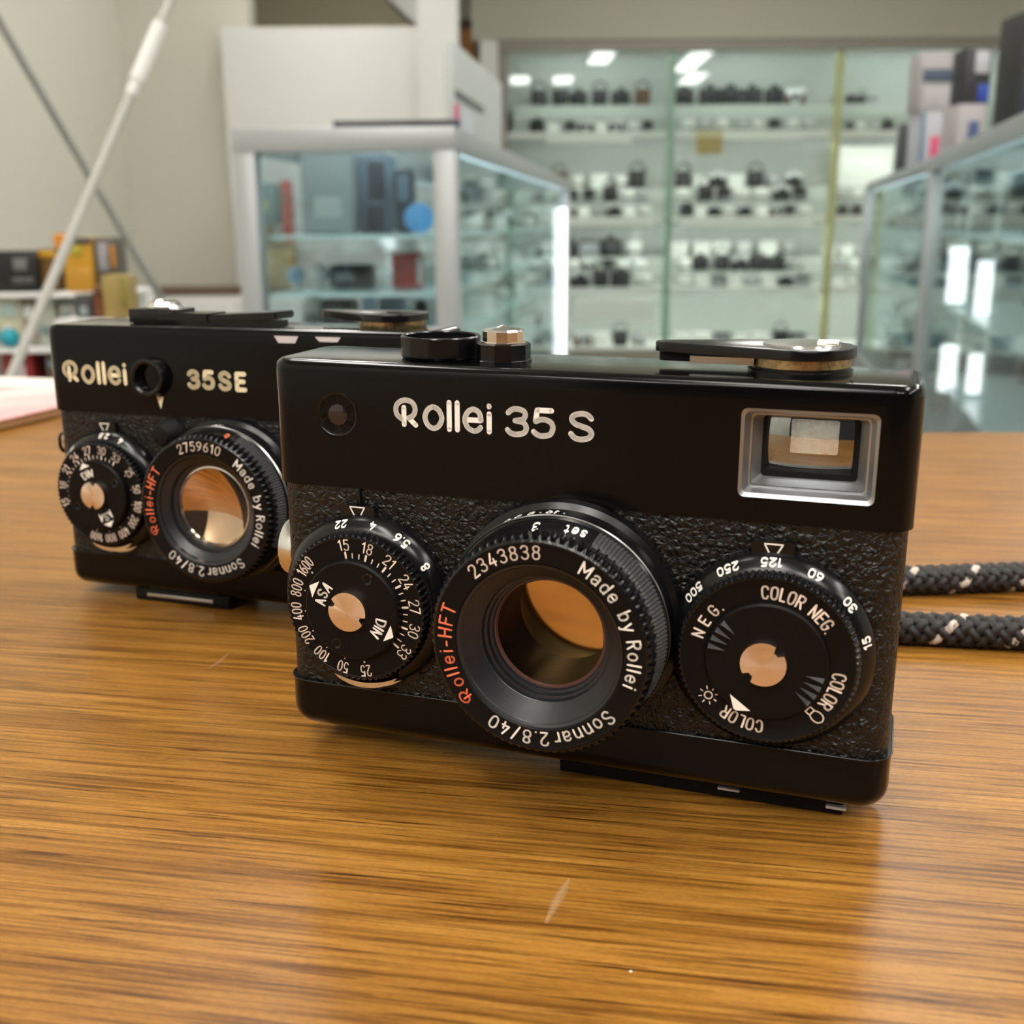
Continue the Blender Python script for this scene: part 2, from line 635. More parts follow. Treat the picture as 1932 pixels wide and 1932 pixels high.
def frosted(name):
    mt = bpy.data.materials.new(name)
    mt.use_nodes = True
    N, L = nodes(mt)
    N.remove(N['Principled BSDF'])
    t = N.new('ShaderNodeBsdfTranslucent')
    t.inputs[0].default_value = (.95, .95, .92, 1)
    g = N.new('ShaderNodeBsdfTransparent')
    g.inputs[0].default_value = (.95, .96, .95, 1)
    n = N.new('ShaderNodeTexNoise')
    n.inputs['Scale'].default_value = 900
    tc = N.new('ShaderNodeTexCoord')
    L.new(tc.outputs['Object'], n.inputs['Vector'])
    mx = N.new('ShaderNodeMixShader')
    L.new(n.outputs['Fac'], mx.inputs[0])
    L.new(t.outputs[0], mx.inputs[1])
    L.new(g.outputs[0], mx.inputs[2])
    L.new(mx.outputs[0], N['Material Output'].inputs['Surface'])
    return mt


M['eyepiece'] = frosted('eyepiece_glass')
M['finder_glass'] = glass_mat('finder_glass', (.97, .97, .96), .34)

# ------------------------------------------------------------------ the two cameras (built in millimetres, x along the front, y into the body)
BH, BD, ZC, ZB = 62.12, 20.1, 42.43, 8.65
POSE = {
    's': (Matrix(((0.946415, 0.322931, 0.003922), (-0.322881, 0.946389, -0.009828), (-0.006885, 0.008035, 0.999944))), Vector((7.4855, 160.7812, -82.7524))),
    'se': (Matrix(((0.942731, 0.333532, -0.003922), (-0.333482, 0.942705, 0.009828), (0.006975, -0.007957, 0.999944))), Vector((-61.7778, 243.8083, -83.8275))),
}
DL, DR = (-32.3, 24.4), (30.7, 24.0)


def body_parts(root, kind):
    mm = dict(parent=root, scale=.001)
    cover = link('top_cover', rprism(-48.5, 48.5, 0, BD, 4.0, ZC, BH, top=1.5), M['paint'], **mm)
    fx0, fx1, fz0, fz1 = 25.0, 43.15, 45.9, 58.3
    c1 = link('cutter', prism(outline(fx0, fx1, fz0, fz1, .9, 4), -2, 7.0, axis='y'), M['matte'], **mm)
    c2 = link('cutter', prism(outline(28.0, 40.0, 48.6, 56.8, .6, 3), 6.0, 17.0, axis='y'), M['matte'], **mm)
    c3 = link('cutter', prism(outline(29.6, 38.6, 48.0, 55.4, .6, 3), 16.0, BD + 2, axis='y'), M['matte'], **mm)
    bpy.context.view_layer.update()
    cut(cover, [c1, c2, c3])
    lea = link('leather_covering', prism(outline(-47.9, 47.9, .35, BD - .35, 4.2), ZB - .4, ZC), M['leather'], **mm)
    c4 = link('cutter', lathed([(9.4, -2), (9.4, 8)], .3, 25.0, 64, cap0=True, cap1=True), M['leather'], **mm)
    bpy.context.view_layer.update()
    cut(lea, [c4])
    base = link('bottom_plate', rprism(-48.4, 48.4, 0.05, BD, 4.2, 0, ZB, bottom=3.6), M['paint'], **mm)
    rim = B()
    pts = outline(-48.45, 48.45, 0, BD + .05, 4.2)
    tube(rim, [(x, y, ZB) for x, y in pts + pts[:1]], .14, 6, caps=False)
    link('rim', rim, M['enamel'], parent=base, scale=.001)
    finder(root, fx0, fx1, fz0, fz1)
    return cover


def frame_ring(bm, a, b, ya, yb, ra=.9, rb=.7, mi=0):
    A = outline(*a, ra, 4)
    C = outline(*b, rb, 4)
    va = [bm.verts.new((x, ya, z)) for x, z in A]
    vb = [bm.verts.new((x, yb, z)) for x, z in C]
    for i in range(len(va)):
        j = (i + 1) % len(va)
        bm.faces.new((va[i], va[j], vb[j], vb[i])).material_index = mi


def finder(root, x0, x1, z0, z1):
    vf = link('viewfinder', B(), M['steel'], root, scale=.001)
    # stepped metal frame leading to the inner window
    bm = B()
    frame_ring(bm, (x0, x1, z0, z1), (x0 + .45, x1 - .45, z0 + .55, z1 - .45), -.05, .25, .9, .8)
    frame_ring(bm, (x0 + .45, x1 - .45, z0 + .55, z1 - .45), (x0 + 1.1, x1 - 1.1, z0 + 1.0, z1 - 1.0), .25, 2.2, .8, .7)
    frame_ring(bm, (x0 + 1.1, x1 - 1.1, z0 + 1.0, z1 - 1.0), (x0 + 1.35, x1 - 1.35, z0 + 1.2, z1 - 1.2), 2.2, 2.25, .7, .6)
    frame_ring(bm, (x0 + 1.35, x1 - 1.35, z0 + 1.2, z1 - 1.2), (x0 + 2.5, x1 - 2.5, z0 + 2.1, z1 - 1.6), 2.6, 4.6, .6, .6)
    vf.data.materials.clear()
    bm.to_mesh(vf.data)
    bm.free()
    vf.data.transform(Matrix.Scale(.001, 4))
    vf.data.materials.append(M['finder_frame'])
    mask = B()
    frame_ring(mask, (x0 + 1.8, x1 - 1.8, z0 + 1.5, z1 - 1.2), (28.05, 40.0, 48.8, 56.9), 4.65, 4.75, .6, .5)
    frame_ring(mask, (28.05, 40.0, 48.8, 56.9), (28.3, 39.8, 48.8, 56.7), 4.75, 16.5, .5, .5)
    frame_ring(mask, (28.3, 39.8, 48.8, 56.7), (30.4, 37.3, 49.1, 54.25), 16.5, 16.6, .5, .3)
    link('window_mask', mask, M['matte'], vf, scale=.001)
    ey = B()
    box(ey, 30.0, 38.0, 17.2, 17.6, 48.6, 54.9)
    link('eyepiece', ey, M['eyepiece'], vf, scale=.001)
    # curved front glass
    gl = B()
    n = 14
    g = [[gl.verts.new((28.0 + 12.1 * i / n, 5.9 - 1.1 * (1 - ((i / n - .5) ** 2 + (j / n - .5) ** 2) * 2), 48.7 + 8.3 * j / n)) for j in range(n + 1)] for i in range(n + 1)]
    for i in range(n):
        for j in range(n):
            gl.faces.new((g[i][j], g[i + 1][j], g[i + 1][j + 1], g[i][j + 1]))
    link('front_glass', gl, M['finder_glass'], vf, scale=.001)


M['finder_frame'] = mat('finder_frame_metal', (.40, .41, .42), .38, .85, bump=(1500, .25, .0001))


def tri(bm, place, w_, h_, lw=0):
    p = [(-w_ / 2, h_), (w_ / 2, h_), (0, 0)]
    if lw:
        ribbon(bm, p + p[:1], lw, place)
    else:
        poly(bm, p, place)


def index_tab(root, cx, cz, ztop, name='index_tab', rod=False):
    """small raised tab over a dial with an outlined triangle"""
    tab = link(name, prism(outline(cx - 2.9, cx + 2.9, cz - 2.2, ztop, .5, 4), -.9, .8, top=0, axis='y'), M['enamel'], root, scale=.001)
    bm = B()
    tri(bm, flat_at(cx + .05, -.93, cz - .3 + .0), 2.5, 2.35, .11)
    link('index_triangle', bm, M['cream'], tab, scale=.001)
    if rod:
        link('index_rod', boxed(cx - .35, cx + .35, -.35, .6, ztop - .2, ZC + .1, bev=.12), M['enamel'], tab, scale=.001)


def screw_head(parent, cx, cz, r, y, ang):
    """round head with two notches on opposite sides"""
    pts = []
    n = 60
    for i in range(n):
        t = 2 * PI * i / n
        d = min(abs(((t - rad(ang + k)) + PI) % (2 * PI) - PI) for k in (0, 180))
        rr = r if d > .17 else r * .74
        pts.append((cx + rr * math.sin(t), cz + rr * math.cos(t)))
    t = prism(pts, y, y + 1.4, axis='y')
    front = [f for f in t.faces if all(abs(v.co.y - y) < 1e-6 for v in f.verts)]
    res = bmesh.ops.poke(t, faces=front)
    for v in res['verts']:
        v.co.y -= .30
    link('screw_head', t, M['screw'], parent, scale=.001, smooth=20)


def knurled_dial(root, name, c, R, yf, teeth, flange, face_r):
    """scale flange on the body, knurled rim, sunk ring face"""
    fl = link('scale_flange', lathed([(flange + .1, .4), (flange + .05, -.9), (flange, -1.2), (R + .45, -1.2 - (flange - R - .45) * 1.1), (R - .3, -3.0)], *c), M['enamel'], root, scale=.001)
    dial = link(name, lathed([(R - .6, -.2), (R, -2.2, .0), (R, -2.6, .42), (R, yf + .5, .42), (R - .35, yf, .3), (R - .75, yf - .02)], *c, teeth=teeth), M['enamel'], root, scale=.001)
    return fl, dial


def iso_dial(root, kind):
    """left dial: film speed"""
    c, yf = DL, -5.0
    fl, dial = knurled_dial(root, 'aperture_dial', c, 12.1, yf, 72, 14.0, 11.4)
    dn_o, as_o, tri_d, tri_a, scr = (0, 0, 117, 297, 116) if kind == 's' else (-96, -114, -21, 157, 7)
    link('dial_face', lathed([(11.45, yf), (11.3, yf + .12), (8.1, yf + .12), (8.0, yf - .9), (7.7, yf - 1.15), (0, yf - 1.15)], *c), M['face'], dial, scale=.001)
    bm = B()
    y = yf + .08
    for k, s in enumerate(('15', '18', '21', '24', '27', '30', '33')):
        a = -8.5 + k * 22.6 + dn_o
        text(bm, s, 1.65, .10, arc_at(*c, 9.45, a, y), gap=.24, wide=.9)
    for k in range(19):
        a = rad(-8.0 + k * 22.6 / 3 + dn_o)
        big = k % 3 == 0
        ribbon(bm, [(8.25, 0), (9.1 if big else 8.95, 0)], .17 if big else .09,
               lambda s, t, a=a: (c[0] + s * math.sin(a) + t * math.cos(a), y, c[1] + s * math.cos(a) - t * math.sin(a)))
    for k, s in enumerate(('25', '50', '100', '200', '400', '800', '1600')):
        a = 171.4 + k * 22.4 + as_o
        text(bm, s, 1.75, .105, arc_at(*c, 9.45, a, y), gap=.2 if len(s) < 4 else .17, wide=.68 if len(s) < 4 else .6)
        ribbon(bm, [(0, 0), (0, .05)], .17 if k in (0, 6) else .11, spin_at(c[0] + 8.8 * math.sin(rad(a)), c[1] + 8.8 * math.cos(rad(a)), a, y))
    link('scale_numerals', bm, M['peach'], dial, scale=.001)
    bm = B()
    y = yf - 1.18
    for s, a, r in (('ASA', tri_a, 4.55), ('DIN', tri_d, 4.35)):
        text(bm, s, 1.6, .14, arc_at(*c, r, a - 1, y), gap=.26, wide=.9)
        poly(bm, [(-1.55, 0), (1.55, 0), (.1, 1.15), (-.1, 1.15)], spin_at(c[0] + 6.65 * math.sin(rad(a - 1)), c[1] + 6.65 * math.cos(rad(a - 1)), a - 1, y))
    link('film_speed_marks', bm, M['cream'], dial, scale=.001)
    bm = B()
    for a in ((28, 206) if kind == 's' else (60, 243)):
        lathe(bm, [(.95, y - .02), (.9, y - .1), (.5, y + .05), (0, y + .1)], c[0] + 6.2 * math.sin(rad(a)), c[1] + 6.2 * math.cos(rad(a)), 20)
    link('coupling_pin', bm, M['enamel'], dial, scale=.001)
    screw_head(dial, c[0] - .3, c[1] + .1, 3.15, -7.1, scr)
    bm = B()
    marks = (('22', -14), ('4', 10), ('5.6', 33), ('8', 57)) if kind == 's' else (('2.8', 2), ('4', 22), ('11', -42))
    for s, a in marks:
        text(bm, s, .85, .12, arc_at(*c, 13.5, a, -1.83, inward=True, cone=1.1), gap=.48, wide=1.85)
    link('aperture_numerals', bm, M['cream'], fl, scale=.001)
    # polished crescent of the release lever under the dial
    bm = B()
    n = 16
    for mi, (r0, r1, ya, yb) in enumerate(((13.0, 13.9, -3.4, -.6), (13.6, 14.7, -.9, -.2))):
        rows = []
        for i in range(n + 1):
            a = rad(152 + 50 * i / n)
            k = math.sin(PI * i / n) ** .6
            rows.append([bm.verts.new((DL[0] + q * math.sin(a), yy, DL[1] + q * math.cos(a))) for q, yy in ((r0, ya), (r0 + (r1 - r0) * k, ya), (r0 + (r1 - r0) * k, yb), (r0, yb))])
        for p, q in zip(rows, rows[1:]):
            for k in range(4):
                bm.faces.new((p[k], p[(k + 1) % 4], q[(k + 1) % 4], q[k]))
    link('release_lever', bm, M['chrome'], root, scale=.001)


def shutter_dial(root):
    """right dial: shutter speeds and film type"""
    c, yf = DR, -5.0
    fl, dial = knurled_dial(root, 'shutter_dial', c, 12.6, yf, 84, 14.4, 12)
    link('dial_face', lathed([(11.95, yf), (11.8, yf + .1), (8.65, yf + .1), (8.5, yf - .5), (8.2, yf - .75), (0, yf - .8)], *c), M['face'], dial, scale=.001)
    y = yf + .06
    bm = B()
    h, hw, r = 1.75, .13, 9.05
    text(bm, 'COLOR NEG.', h, hw, arc_at(*c, r, 25.5, y), gap=.24, wide=.8)
    text(bm, 'NEG', h * .9, hw, arc_at(*c, r + .1, 299, y), gap=.72, wide=.95)
    text(bm, '.', h * .9, hw, arc_at(*c, r + .1, 317.5, y))
    text(bm, 'COLOR', h, hw, arc_at(*c, r, 197, y), gap=.26, wide=.8)
    text(bm, 'COLOR', h, hw, arc_at(*c, r, 110, y), gap=.2, wide=.8)
    # sun
    p = spin_at(c[0] + 9.9 * math.sin(rad(231)), c[1] + 9.9 * math.cos(rad(231)), 0, y)
    ribbon(bm, [(.55 * math.cos(k * PI / 10), .55 * math.sin(k * PI / 10)) for k in range(21)], .1, p)
    for k in range(8):
        a = k * PI / 4 + .2
        ribbon(bm, [(1.0 * math.cos(a), 1.0 * math.sin(a)), (1.35 * math.cos(a), 1.35 * math.sin(a))], .08, p)
    # bulb
    p = spin_at(c[0] + 9.3 * math.sin(rad(136)), c[1] + 9.3 * math.cos(rad(136)), 128, y)
    ribbon(bm, catmull([(-.45, .2), (-.75, .9), (-.62, 1.7), (0, 2.05), (.62, 1.7), (.75, .9), (.45, .2)], 5), .1, p)
    ribbon(bm, [(-.5, .2), (.5, .2), (.5, -.55), (-.5, -.55), (-.5, .2)], .1, p)
    link('film_type_marks', bm, M['peach'], dial, scale=.001)
    bm = B()
    p = spin_at(c[0] + 7.1 * math.sin(rad(207)), c[1] + 7.1 * math.cos(rad(207)), 207, yf - .82)
    poly(bm, [(-1.9, .25), (1.7, -.35), (.2, 1.3), (-.3, 1.3)], p)
    link('pointer', bm, M['cream'], dial, scale=.001)
    bm = B()
    for a0 in (281, 102):
        for k in range(4):
            a = rad(a0 + 9.6 * k)
            u = Vector((math.sin(a), 0, math.cos(a)))
            n = Vector((math.cos(a), 0, -math.sin(a)))
            o = Vector((c[0], yf - .8, c[1]))
            pts = [o + u * 8.1 + n * .5, o + u * 8.1 - n * .5, o + u * 5.6, o + u * 8.0 + Vector((0, -.75, 0))]
            vs = [bm.verts.new(q) for q in pts]
            for f in ((0, 1, 2), (0, 3, 1), (1, 3, 2), (2, 3, 0)):
                bm.faces.new([vs[q] for q in f])
    bmesh.ops.recalc_face_normals(bm, faces=bm.faces)
    link('grip_ribs', bm, M['rib'], dial, scale=.001, smooth=0)
    screw_head(dial, c[0] - .2, c[1], 3.15, -6.6, 45)
    bm = B()
    for s, a in (('500', -53.5), ('250', -27.5), ('125', -1.2), ('60', 25), ('30', 51), ('15', 76)):
        text(bm, s, .85, .12, arc_at(*c, 13.9, a, -1.83, inward=True, cone=1.1), gap=.48, wide=1.85)
    link('speed_numerals', bm, M['cream'], fl, scale=.001)


def lens(root, kind):
    se = kind == 'se'
    cx, cz = (.3, 24.6) if se else (.3, 25.4)
    y = -12.2 if se else -14.0
    o = y + 14.0
    c = (cx, cz)
    mount = link('lens', lathed([(18.2, .4), (17.9, -1.5), (17.0, -2.0), (17.0, -5.6), (16.6, -6.0), (16.2, -6.0)], *c, seg=128), M['enamel'], root, scale=.001)
    link('mount_edge', lathed([(17.0, -5.35), (17.12, -5.5), (17.0, -5.75)], *c, seg=128), M['steel'], mount, scale=.001)
    link('distance_ring', lathed([(16.45, -5.6), (16.4, -6.2), (15.35, -9.2), (15.2, -9.6), (15.1, -10.6 + o)], *c, seg=128), M['enamel'], mount, scale=.001)
    # grey knurled band on the upper right of the distance ring
    bm = B()
    n = 46
    rows = []
    for i in range(n * 2 + 1):
        a = rad(24 + 96 * i / (n * 2))
        k = .28 if i % 2 else 0
        rows.append([bm.verts.new((cx + q * math.sin(a), yy, cz + q * math.cos(a))) for q, yy in ((16.3 + k, -6.0), (16.65 + k, -6.5), (16.4 + k, -7.4), (15.85 + k, -9.0), (15.4, -9.3))])
    for p, q in zip(rows, rows[1:]):
        for k in range(4):
            bm.faces.new((p[k], q[k], q[k + 1], p[k + 1]))
    link('grip_band', bm, M['rib'], mount, scale=.001, smooth=0)
    ring = link('front_ring', lathed([(15.0, y + 4.4), (16.2, y + 3.6, .9), (16.35, y + 1.5, .9), (16.1, y + .7, .6), (15.75, y + .25, .1), (15.35, y + .04)], *c, teeth=76), M['enamel'], mount, scale=.001)
    link('name_ring', lathed([(15.4, y + .06), (15.2, y), (14.9, y + .1), (12.4, y + .1), (12.1, y + .35)], *c, seg=128), M['face'], ring, scale=.001)
    # grooved cone leading down to the glass
    prof = [(12.1, y + .35), (11.7, y + .55)]
    if not se:
        for k in range(16):
            q = k / 15
            prof += [(11.6 - 1.9 * q, y + .66 + 2.6 * q), (11.6 - 1.9 * q, y + .76 + 2.6 * q), (11.52 - 1.9 * q, y + .80 + 2.6 * q)]
        prof += [(9.5, y + 3.5), (9.4, y + 4.4), (9.0, y + 4.5), (8.9, y + 5.3), (8.5, y + 5.4), (8.3, y + 6.2)]
        gy = y + 6.2
    else:
        prof += [(11.5, y + 1.2), (10.0, y + 2.2), (9.8, y + 3.2), (9.1, y + 3.3), (8.7, y + 4.2)]
        gy = y + 4.2
    link('inner_cone', lathed(prof, *c, seg=128), M['cone'], mount, scale=.001, smooth=12)
    gr = 8.3 if not se else 8.7
    link('glass_rim', lathed([(gr + .15, gy - .3), (gr - .15, gy - .35), (gr - .35, gy + .1)], *c, seg=96), M['rimglass'] if not se else M['chrome'], mount, scale=.001)
    if se:
        prof = [(gr * (1 - k / 14), gy + 2.4 * (1 - (1 - k / 14) ** 2)) for k in range(15)]
        link('front_element', lathed(prof, *c, seg=96), M['lens_rear'], mount, scale=.001, smooth=80)
    else:
        # clear front glass, dark barrel, amber-coated element deep inside
        prof = [(gr * (1 - k / 14), gy - .5 * (1 - (1 - k / 14) ** 2)) for k in range(15)]
        link('front_element', lathed(prof, *c, seg=96), M['clear'], mount, scale=.001, smooth=80)
        link('barrel', lathed([(gr, gy), (8.4, gy + 4), (7.9, gy + 10.5)], *c, seg=96), M['barrel'], mount, scale=.001)
        prof = [(7.9 * (1 - k / 14), gy + 10.5 + .55 * (1 - (1 - k / 14) ** 2)) for k in range(15)]
        link('rear_element', lathed(prof, *c, seg=96), M['lens_front'], mount, scale=.001, smooth=80)
    # engravings
    off = 12 if se else 0
    hw = .135
    bm = B()
    text(bm, 'Made by', 1.85, hw, arc_at(cx, cz, 12.95, 49.5 + off, y + .06), gap=.36)
    text(bm, 'Rollei', 1.85, hw, arc_at(cx, cz, 12.95, 93 + off, y + .06), gap=.36)
    text(bm, 'Sonnar', 1.95, hw, arc_at(cx, cz, 12.75, 148.5 + off, y + .06), gap=.36)
    text(bm, '2.8/40', 1.95, hw, arc_at(cx, cz, 12.75, 191.5 + off, y + .06), gap=.36)
    link('maker_engraving', bm, M['cream'], ring, scale=.001)
    bm = B()
    text(bm, '2343838' if not se else '2759610', 1.85, .12, arc_at(cx, cz, 12.95, 338.5 + (21 if se else 0), y + .06), gap=.34)
    link('serial_number', bm, M['peach'], ring, scale=.001)
    bm = B()
    text(bm, '@ollei-HFT', 1.95, hw, arc_at(cx, cz, 12.85, 258.5 + (17 if se else 0), y + .06), gap=.38)
    link('coating_engraving', bm, M['red'], ring, scale=.001)
    bm = B()
    for s, a in ((('3', -8), ('set', 13)) if not se else (('6', 14),)):
        text(bm, s, .62, .075, arc_at(cx, cz, 16.2, a, -6.85, inward=True, cone=2.85), gap=.75, wide=2.8)
    link('distance_numerals', bm, M['cream'] if not se else M['red'], mount, scale=.001)
    bm = B()
    pl = lambda a: (lambda s, t: (cx + 17.04 * math.sin(rad(a) + s / 17), -4.6 + t, cz + 17.04 * math.cos(rad(a) + s / 17)))
    for s, a in (('16', -3), ('8', -14), ('5.6', -24)):
        text(bm, s, 1.5, .14, lambda s_, t_, f=pl(a): f(-s_, t_), gap=.3)
    for a in (-9, 3):
        ribbon(bm, [(0, .5), (0, .55)], .16, pl(a))
    link('depth_scale', bm, M['cream'], mount, scale=.001)


M['clear'] = glass_mat('clear_front_glass', (.96, .92, .88), .004)
M['barrel'] = mat('dark_brown_barrel', (.006, .0025, .002), .5, spec=.15)
M['cone'] = mat('lens_cone_black', (.010, .011, .014), .34, spec=.6)
M['rimglass'] = mat('dark_red_ring', (.10, .045, .035), .3, spec=.6)


def name_on(cover, kind):
    bm = B()
    if kind == 's':
        h, hw, z = 4.05, .40, 52.72
        text(bm, '@qllzi', h, hw, flat_at(-26.75, -.03, z), 'l', gap=.275, wide=1.02)
        text(bm, '35', 3.75, .40, flat_at(-8.75, -.03, z - .1), 'l', gap=.30, wide=1.55)
        text(bm, 'S', 3.75, .40, flat_at(.9, -.03, z - .25), 'l', wide=1.6)
        link('name_lettering', bm, M['cream'], cover, scale=.001)
    else:
        h, hw, z = 4.35, .48, 49.3
        text(bm, '@qllzi', h, hw, flat_at(-43.2, -.03, z), 'l', gap=.312)
        text(bm, '35', 3.4, .50, flat_at(-9.4, -.03, z - .2), 'l', gap=.44, wide=1.35)
        text(bm, 'S', 3.4, .50, flat_at(-1.45, -.03, z - .3), 'l', wide=1.35)
        text(bm, 'E', 3.4, .50, flat_at(2.75, -.03, z - .35), 'l', wide=1.25)
        link('name_lettering', bm, M['gold'], cover, scale=.001)


def hot_shoe(root, kind, x0, x1, y0, y1):
    R, t = POSE[kind]
    # height at which the lowest corner of the shoe meets the table
    zb = max((-86.8 - (R @ Vector((x, y, 0)) + t).z) for x in (x0, x1) for y in (y0, y1))
    shoe = link('hot_shoe', boxed(x0, x1, y0, y1, zb + .02, .6, bev=.25), M['matte'], root, scale=.001)
    return shoe, zb


def lever_plate(bm, cx, cy, r, tip, wt, z0, z1, mi=0):
    """flat lever: round head at (cx, cy) running out to a rounded tip"""
    d = Vector((tip[0] - cx, tip[1] - cy))
    a = math.atan2(d.y, d.x)
    pts = []
    for i in range(25):
        t = a + rad(60) + rad(240) * i / 24
        pts.append((cx + r * math.cos(t), cy + r * math.sin(t)))
    for i in range(9):
        t = a - rad(90) + rad(180) * i / 8
        pts.append((tip[0] + wt * math.cos(t), tip[1] + wt * math.sin(t)))
    merge(bm, prism(pts, z0, z1, top=.25, seg=2, mi=mi))


def front_camera():
    R, t = POSE['s']
    mw = Matrix.Translation(EYE + t * .001) @ R.to_4x4()
    root = thing('film_camera', 'black film camera in front with clear viewfinder window, lettered 35 S', 'camera', mw=mw, group='black compact film cameras')
    cover = body_parts(root, 's')
    name_on(cover, 's')
    # light meter cell flush in the cover
    bm = B()
    lathe(bm, [(3.5, .1), (3.42, -.12), (3.3, -.02), (3.1, .0), (1.75, .0), (1.6, .3), (1.5, 1.0)], -36.5, 54.0, 64)
    bmesh.ops.recalc_face_normals(bm, faces=bm.faces)
    cell = link('meter_window', bm, M['enamel'], root, scale=.001)
    link('meter_glass', lathed([(1.62, -.03), (1.2, -.12), (0, -.2)], -36.4, 53.9, 32), M['window'], cell, scale=.001)
    index_tab(root, -33.3, 37.6, 39.9, rod=True)
    index_tab(root, 30.4, 37.6, 40.0)
    iso_dial(root, 's')
    shutter_dial(root)
    lens(root, 's')
    # top plate
    T = BH
    link('frame_counter_ring', lathed([(5.6, T - .1), (6.0, T + .1), (6.25, T + .5), (6.25, T + 3.3), (6.1, T + 3.5), (5.75, T + 3.5), (5.6, T + 3.3), (5.6, T + 1.2), (0, T + 1.2)], -23.1, 9.8, 10 * 3, axis='z'), M['enamel'], root, scale=.001, smooth=12)
    ctr = B()
    for k in range(10):
        a = 2 * PI * k / 10
        ribbon(ctr, [(0, 0), (.9, 0)], .14, lambda s, q, a=a: (-23.1 + (4.3 + s) * math.cos(a) - q * math.sin(a), 9.8 + (4.3 + s) * math.sin(a) + q * math.cos(a), T + 1.23))
    link('counter_marks', ctr, M['cream'], root, scale=.001)
    col = link('release_collar', lathed([(4.3, T - .1), (4.3, T + .3), (4.15, T + .4), (4.15, T + 2.7), (3.9, T + 2.9), (3.2, T + 2.9)], -12.2, 8.2, 10, axis='z'), M['enamel'], root, scale=.001, smooth=0)
    link('release_button', lathed([(3.5, T + 2.8), (3.5, T + 3.05), (3.2, T + 3.1), (3.2, T + 4.6), (2.9, T + 4.9), (1.0, T + 5.15), (0, T + 5.5)], -12.2, 8.2, 12, axis='z'), M['chrome'], col, scale=.001, smooth=0)
    # advance lever on the right
    lx, ly = 31.5, 11.0
    piv = link('advance_lever', lathed([(7.3, T - .1), (7.3, T + .5), (6.9, T + .6), (6.9, T + .9)], lx, ly, 64, axis='z'), M['enamel'], root, scale=.001)
    link('pivot_disc', lathed([(6.7, T + .8), (7.0, T + 1.0), (7.0, T + 2.2), (6.6, T + 2.4)], lx, ly, 64, axis='z'), M['brass'], piv, scale=.001)
    bm = B()
    lever_plate(bm, lx, ly, 7.6, (12.4, 10.6), 1.7, T + 2.3, T + 3.7)
    link('lever_arm', bm, M['enamel'], piv, scale=.001)
    link('lever_strip', boxed(16.5, 25.5, 6.6, 7.6, T + 1.1, T + 2.1), M['steel'], piv, scale=.001)
    bm = B()
    lever_plate(bm, lx, ly, 2.5, (12.6, 11.2), 1.4, T + .9, T + 2.4)
    link('lever_underside', bm, M['matte'], piv, scale=.001)
    link('pivot_cap', lathed([(5.6, T + 3.6), (5.3, T + 4.0), (0, T + 4.25)], lx, ly + .4, 48, axis='z'), M['chrome'], piv, scale=.001)
    link('cap_label', boxed(lx + 2.2, lx + 5.0, ly - 1.0, ly + 2.2, T + 4.1, T + 4.35), M['cream'], piv, scale=.001)
    # left end: round chrome strap post
    bm = B()
    s = lathed([(3.0, -2.0), (4.8, -1.6), (5.2, -.6), (5.2, 1.0), (4.6, 1.6)], 0, 0, 48, cap0=True)
    merge(bm, s, Matrix.Translation((-48.4, 7.6, 29.6)) @ Matrix.Rotation(rad(-90), 4, 'Z'))
    link('strap_post', bm, M['chrome'], root, scale=.001)
    # underneath
    shoe, zb = hot_shoe(root, 's', -2, 42.3, 6.0, 16)
    link('shoe_rail', boxed(39.8, 42.8, 5.2, 6.3, -2.6, -2.1, bev=.15), M['bare'], shoe, scale=.001)
    link('shoe_rail', boxed(23.6, 27.0, 5.2, 6.3, -2.3, -1.9, bev=.15), M['bare'], shoe, scale=.001)
    return root


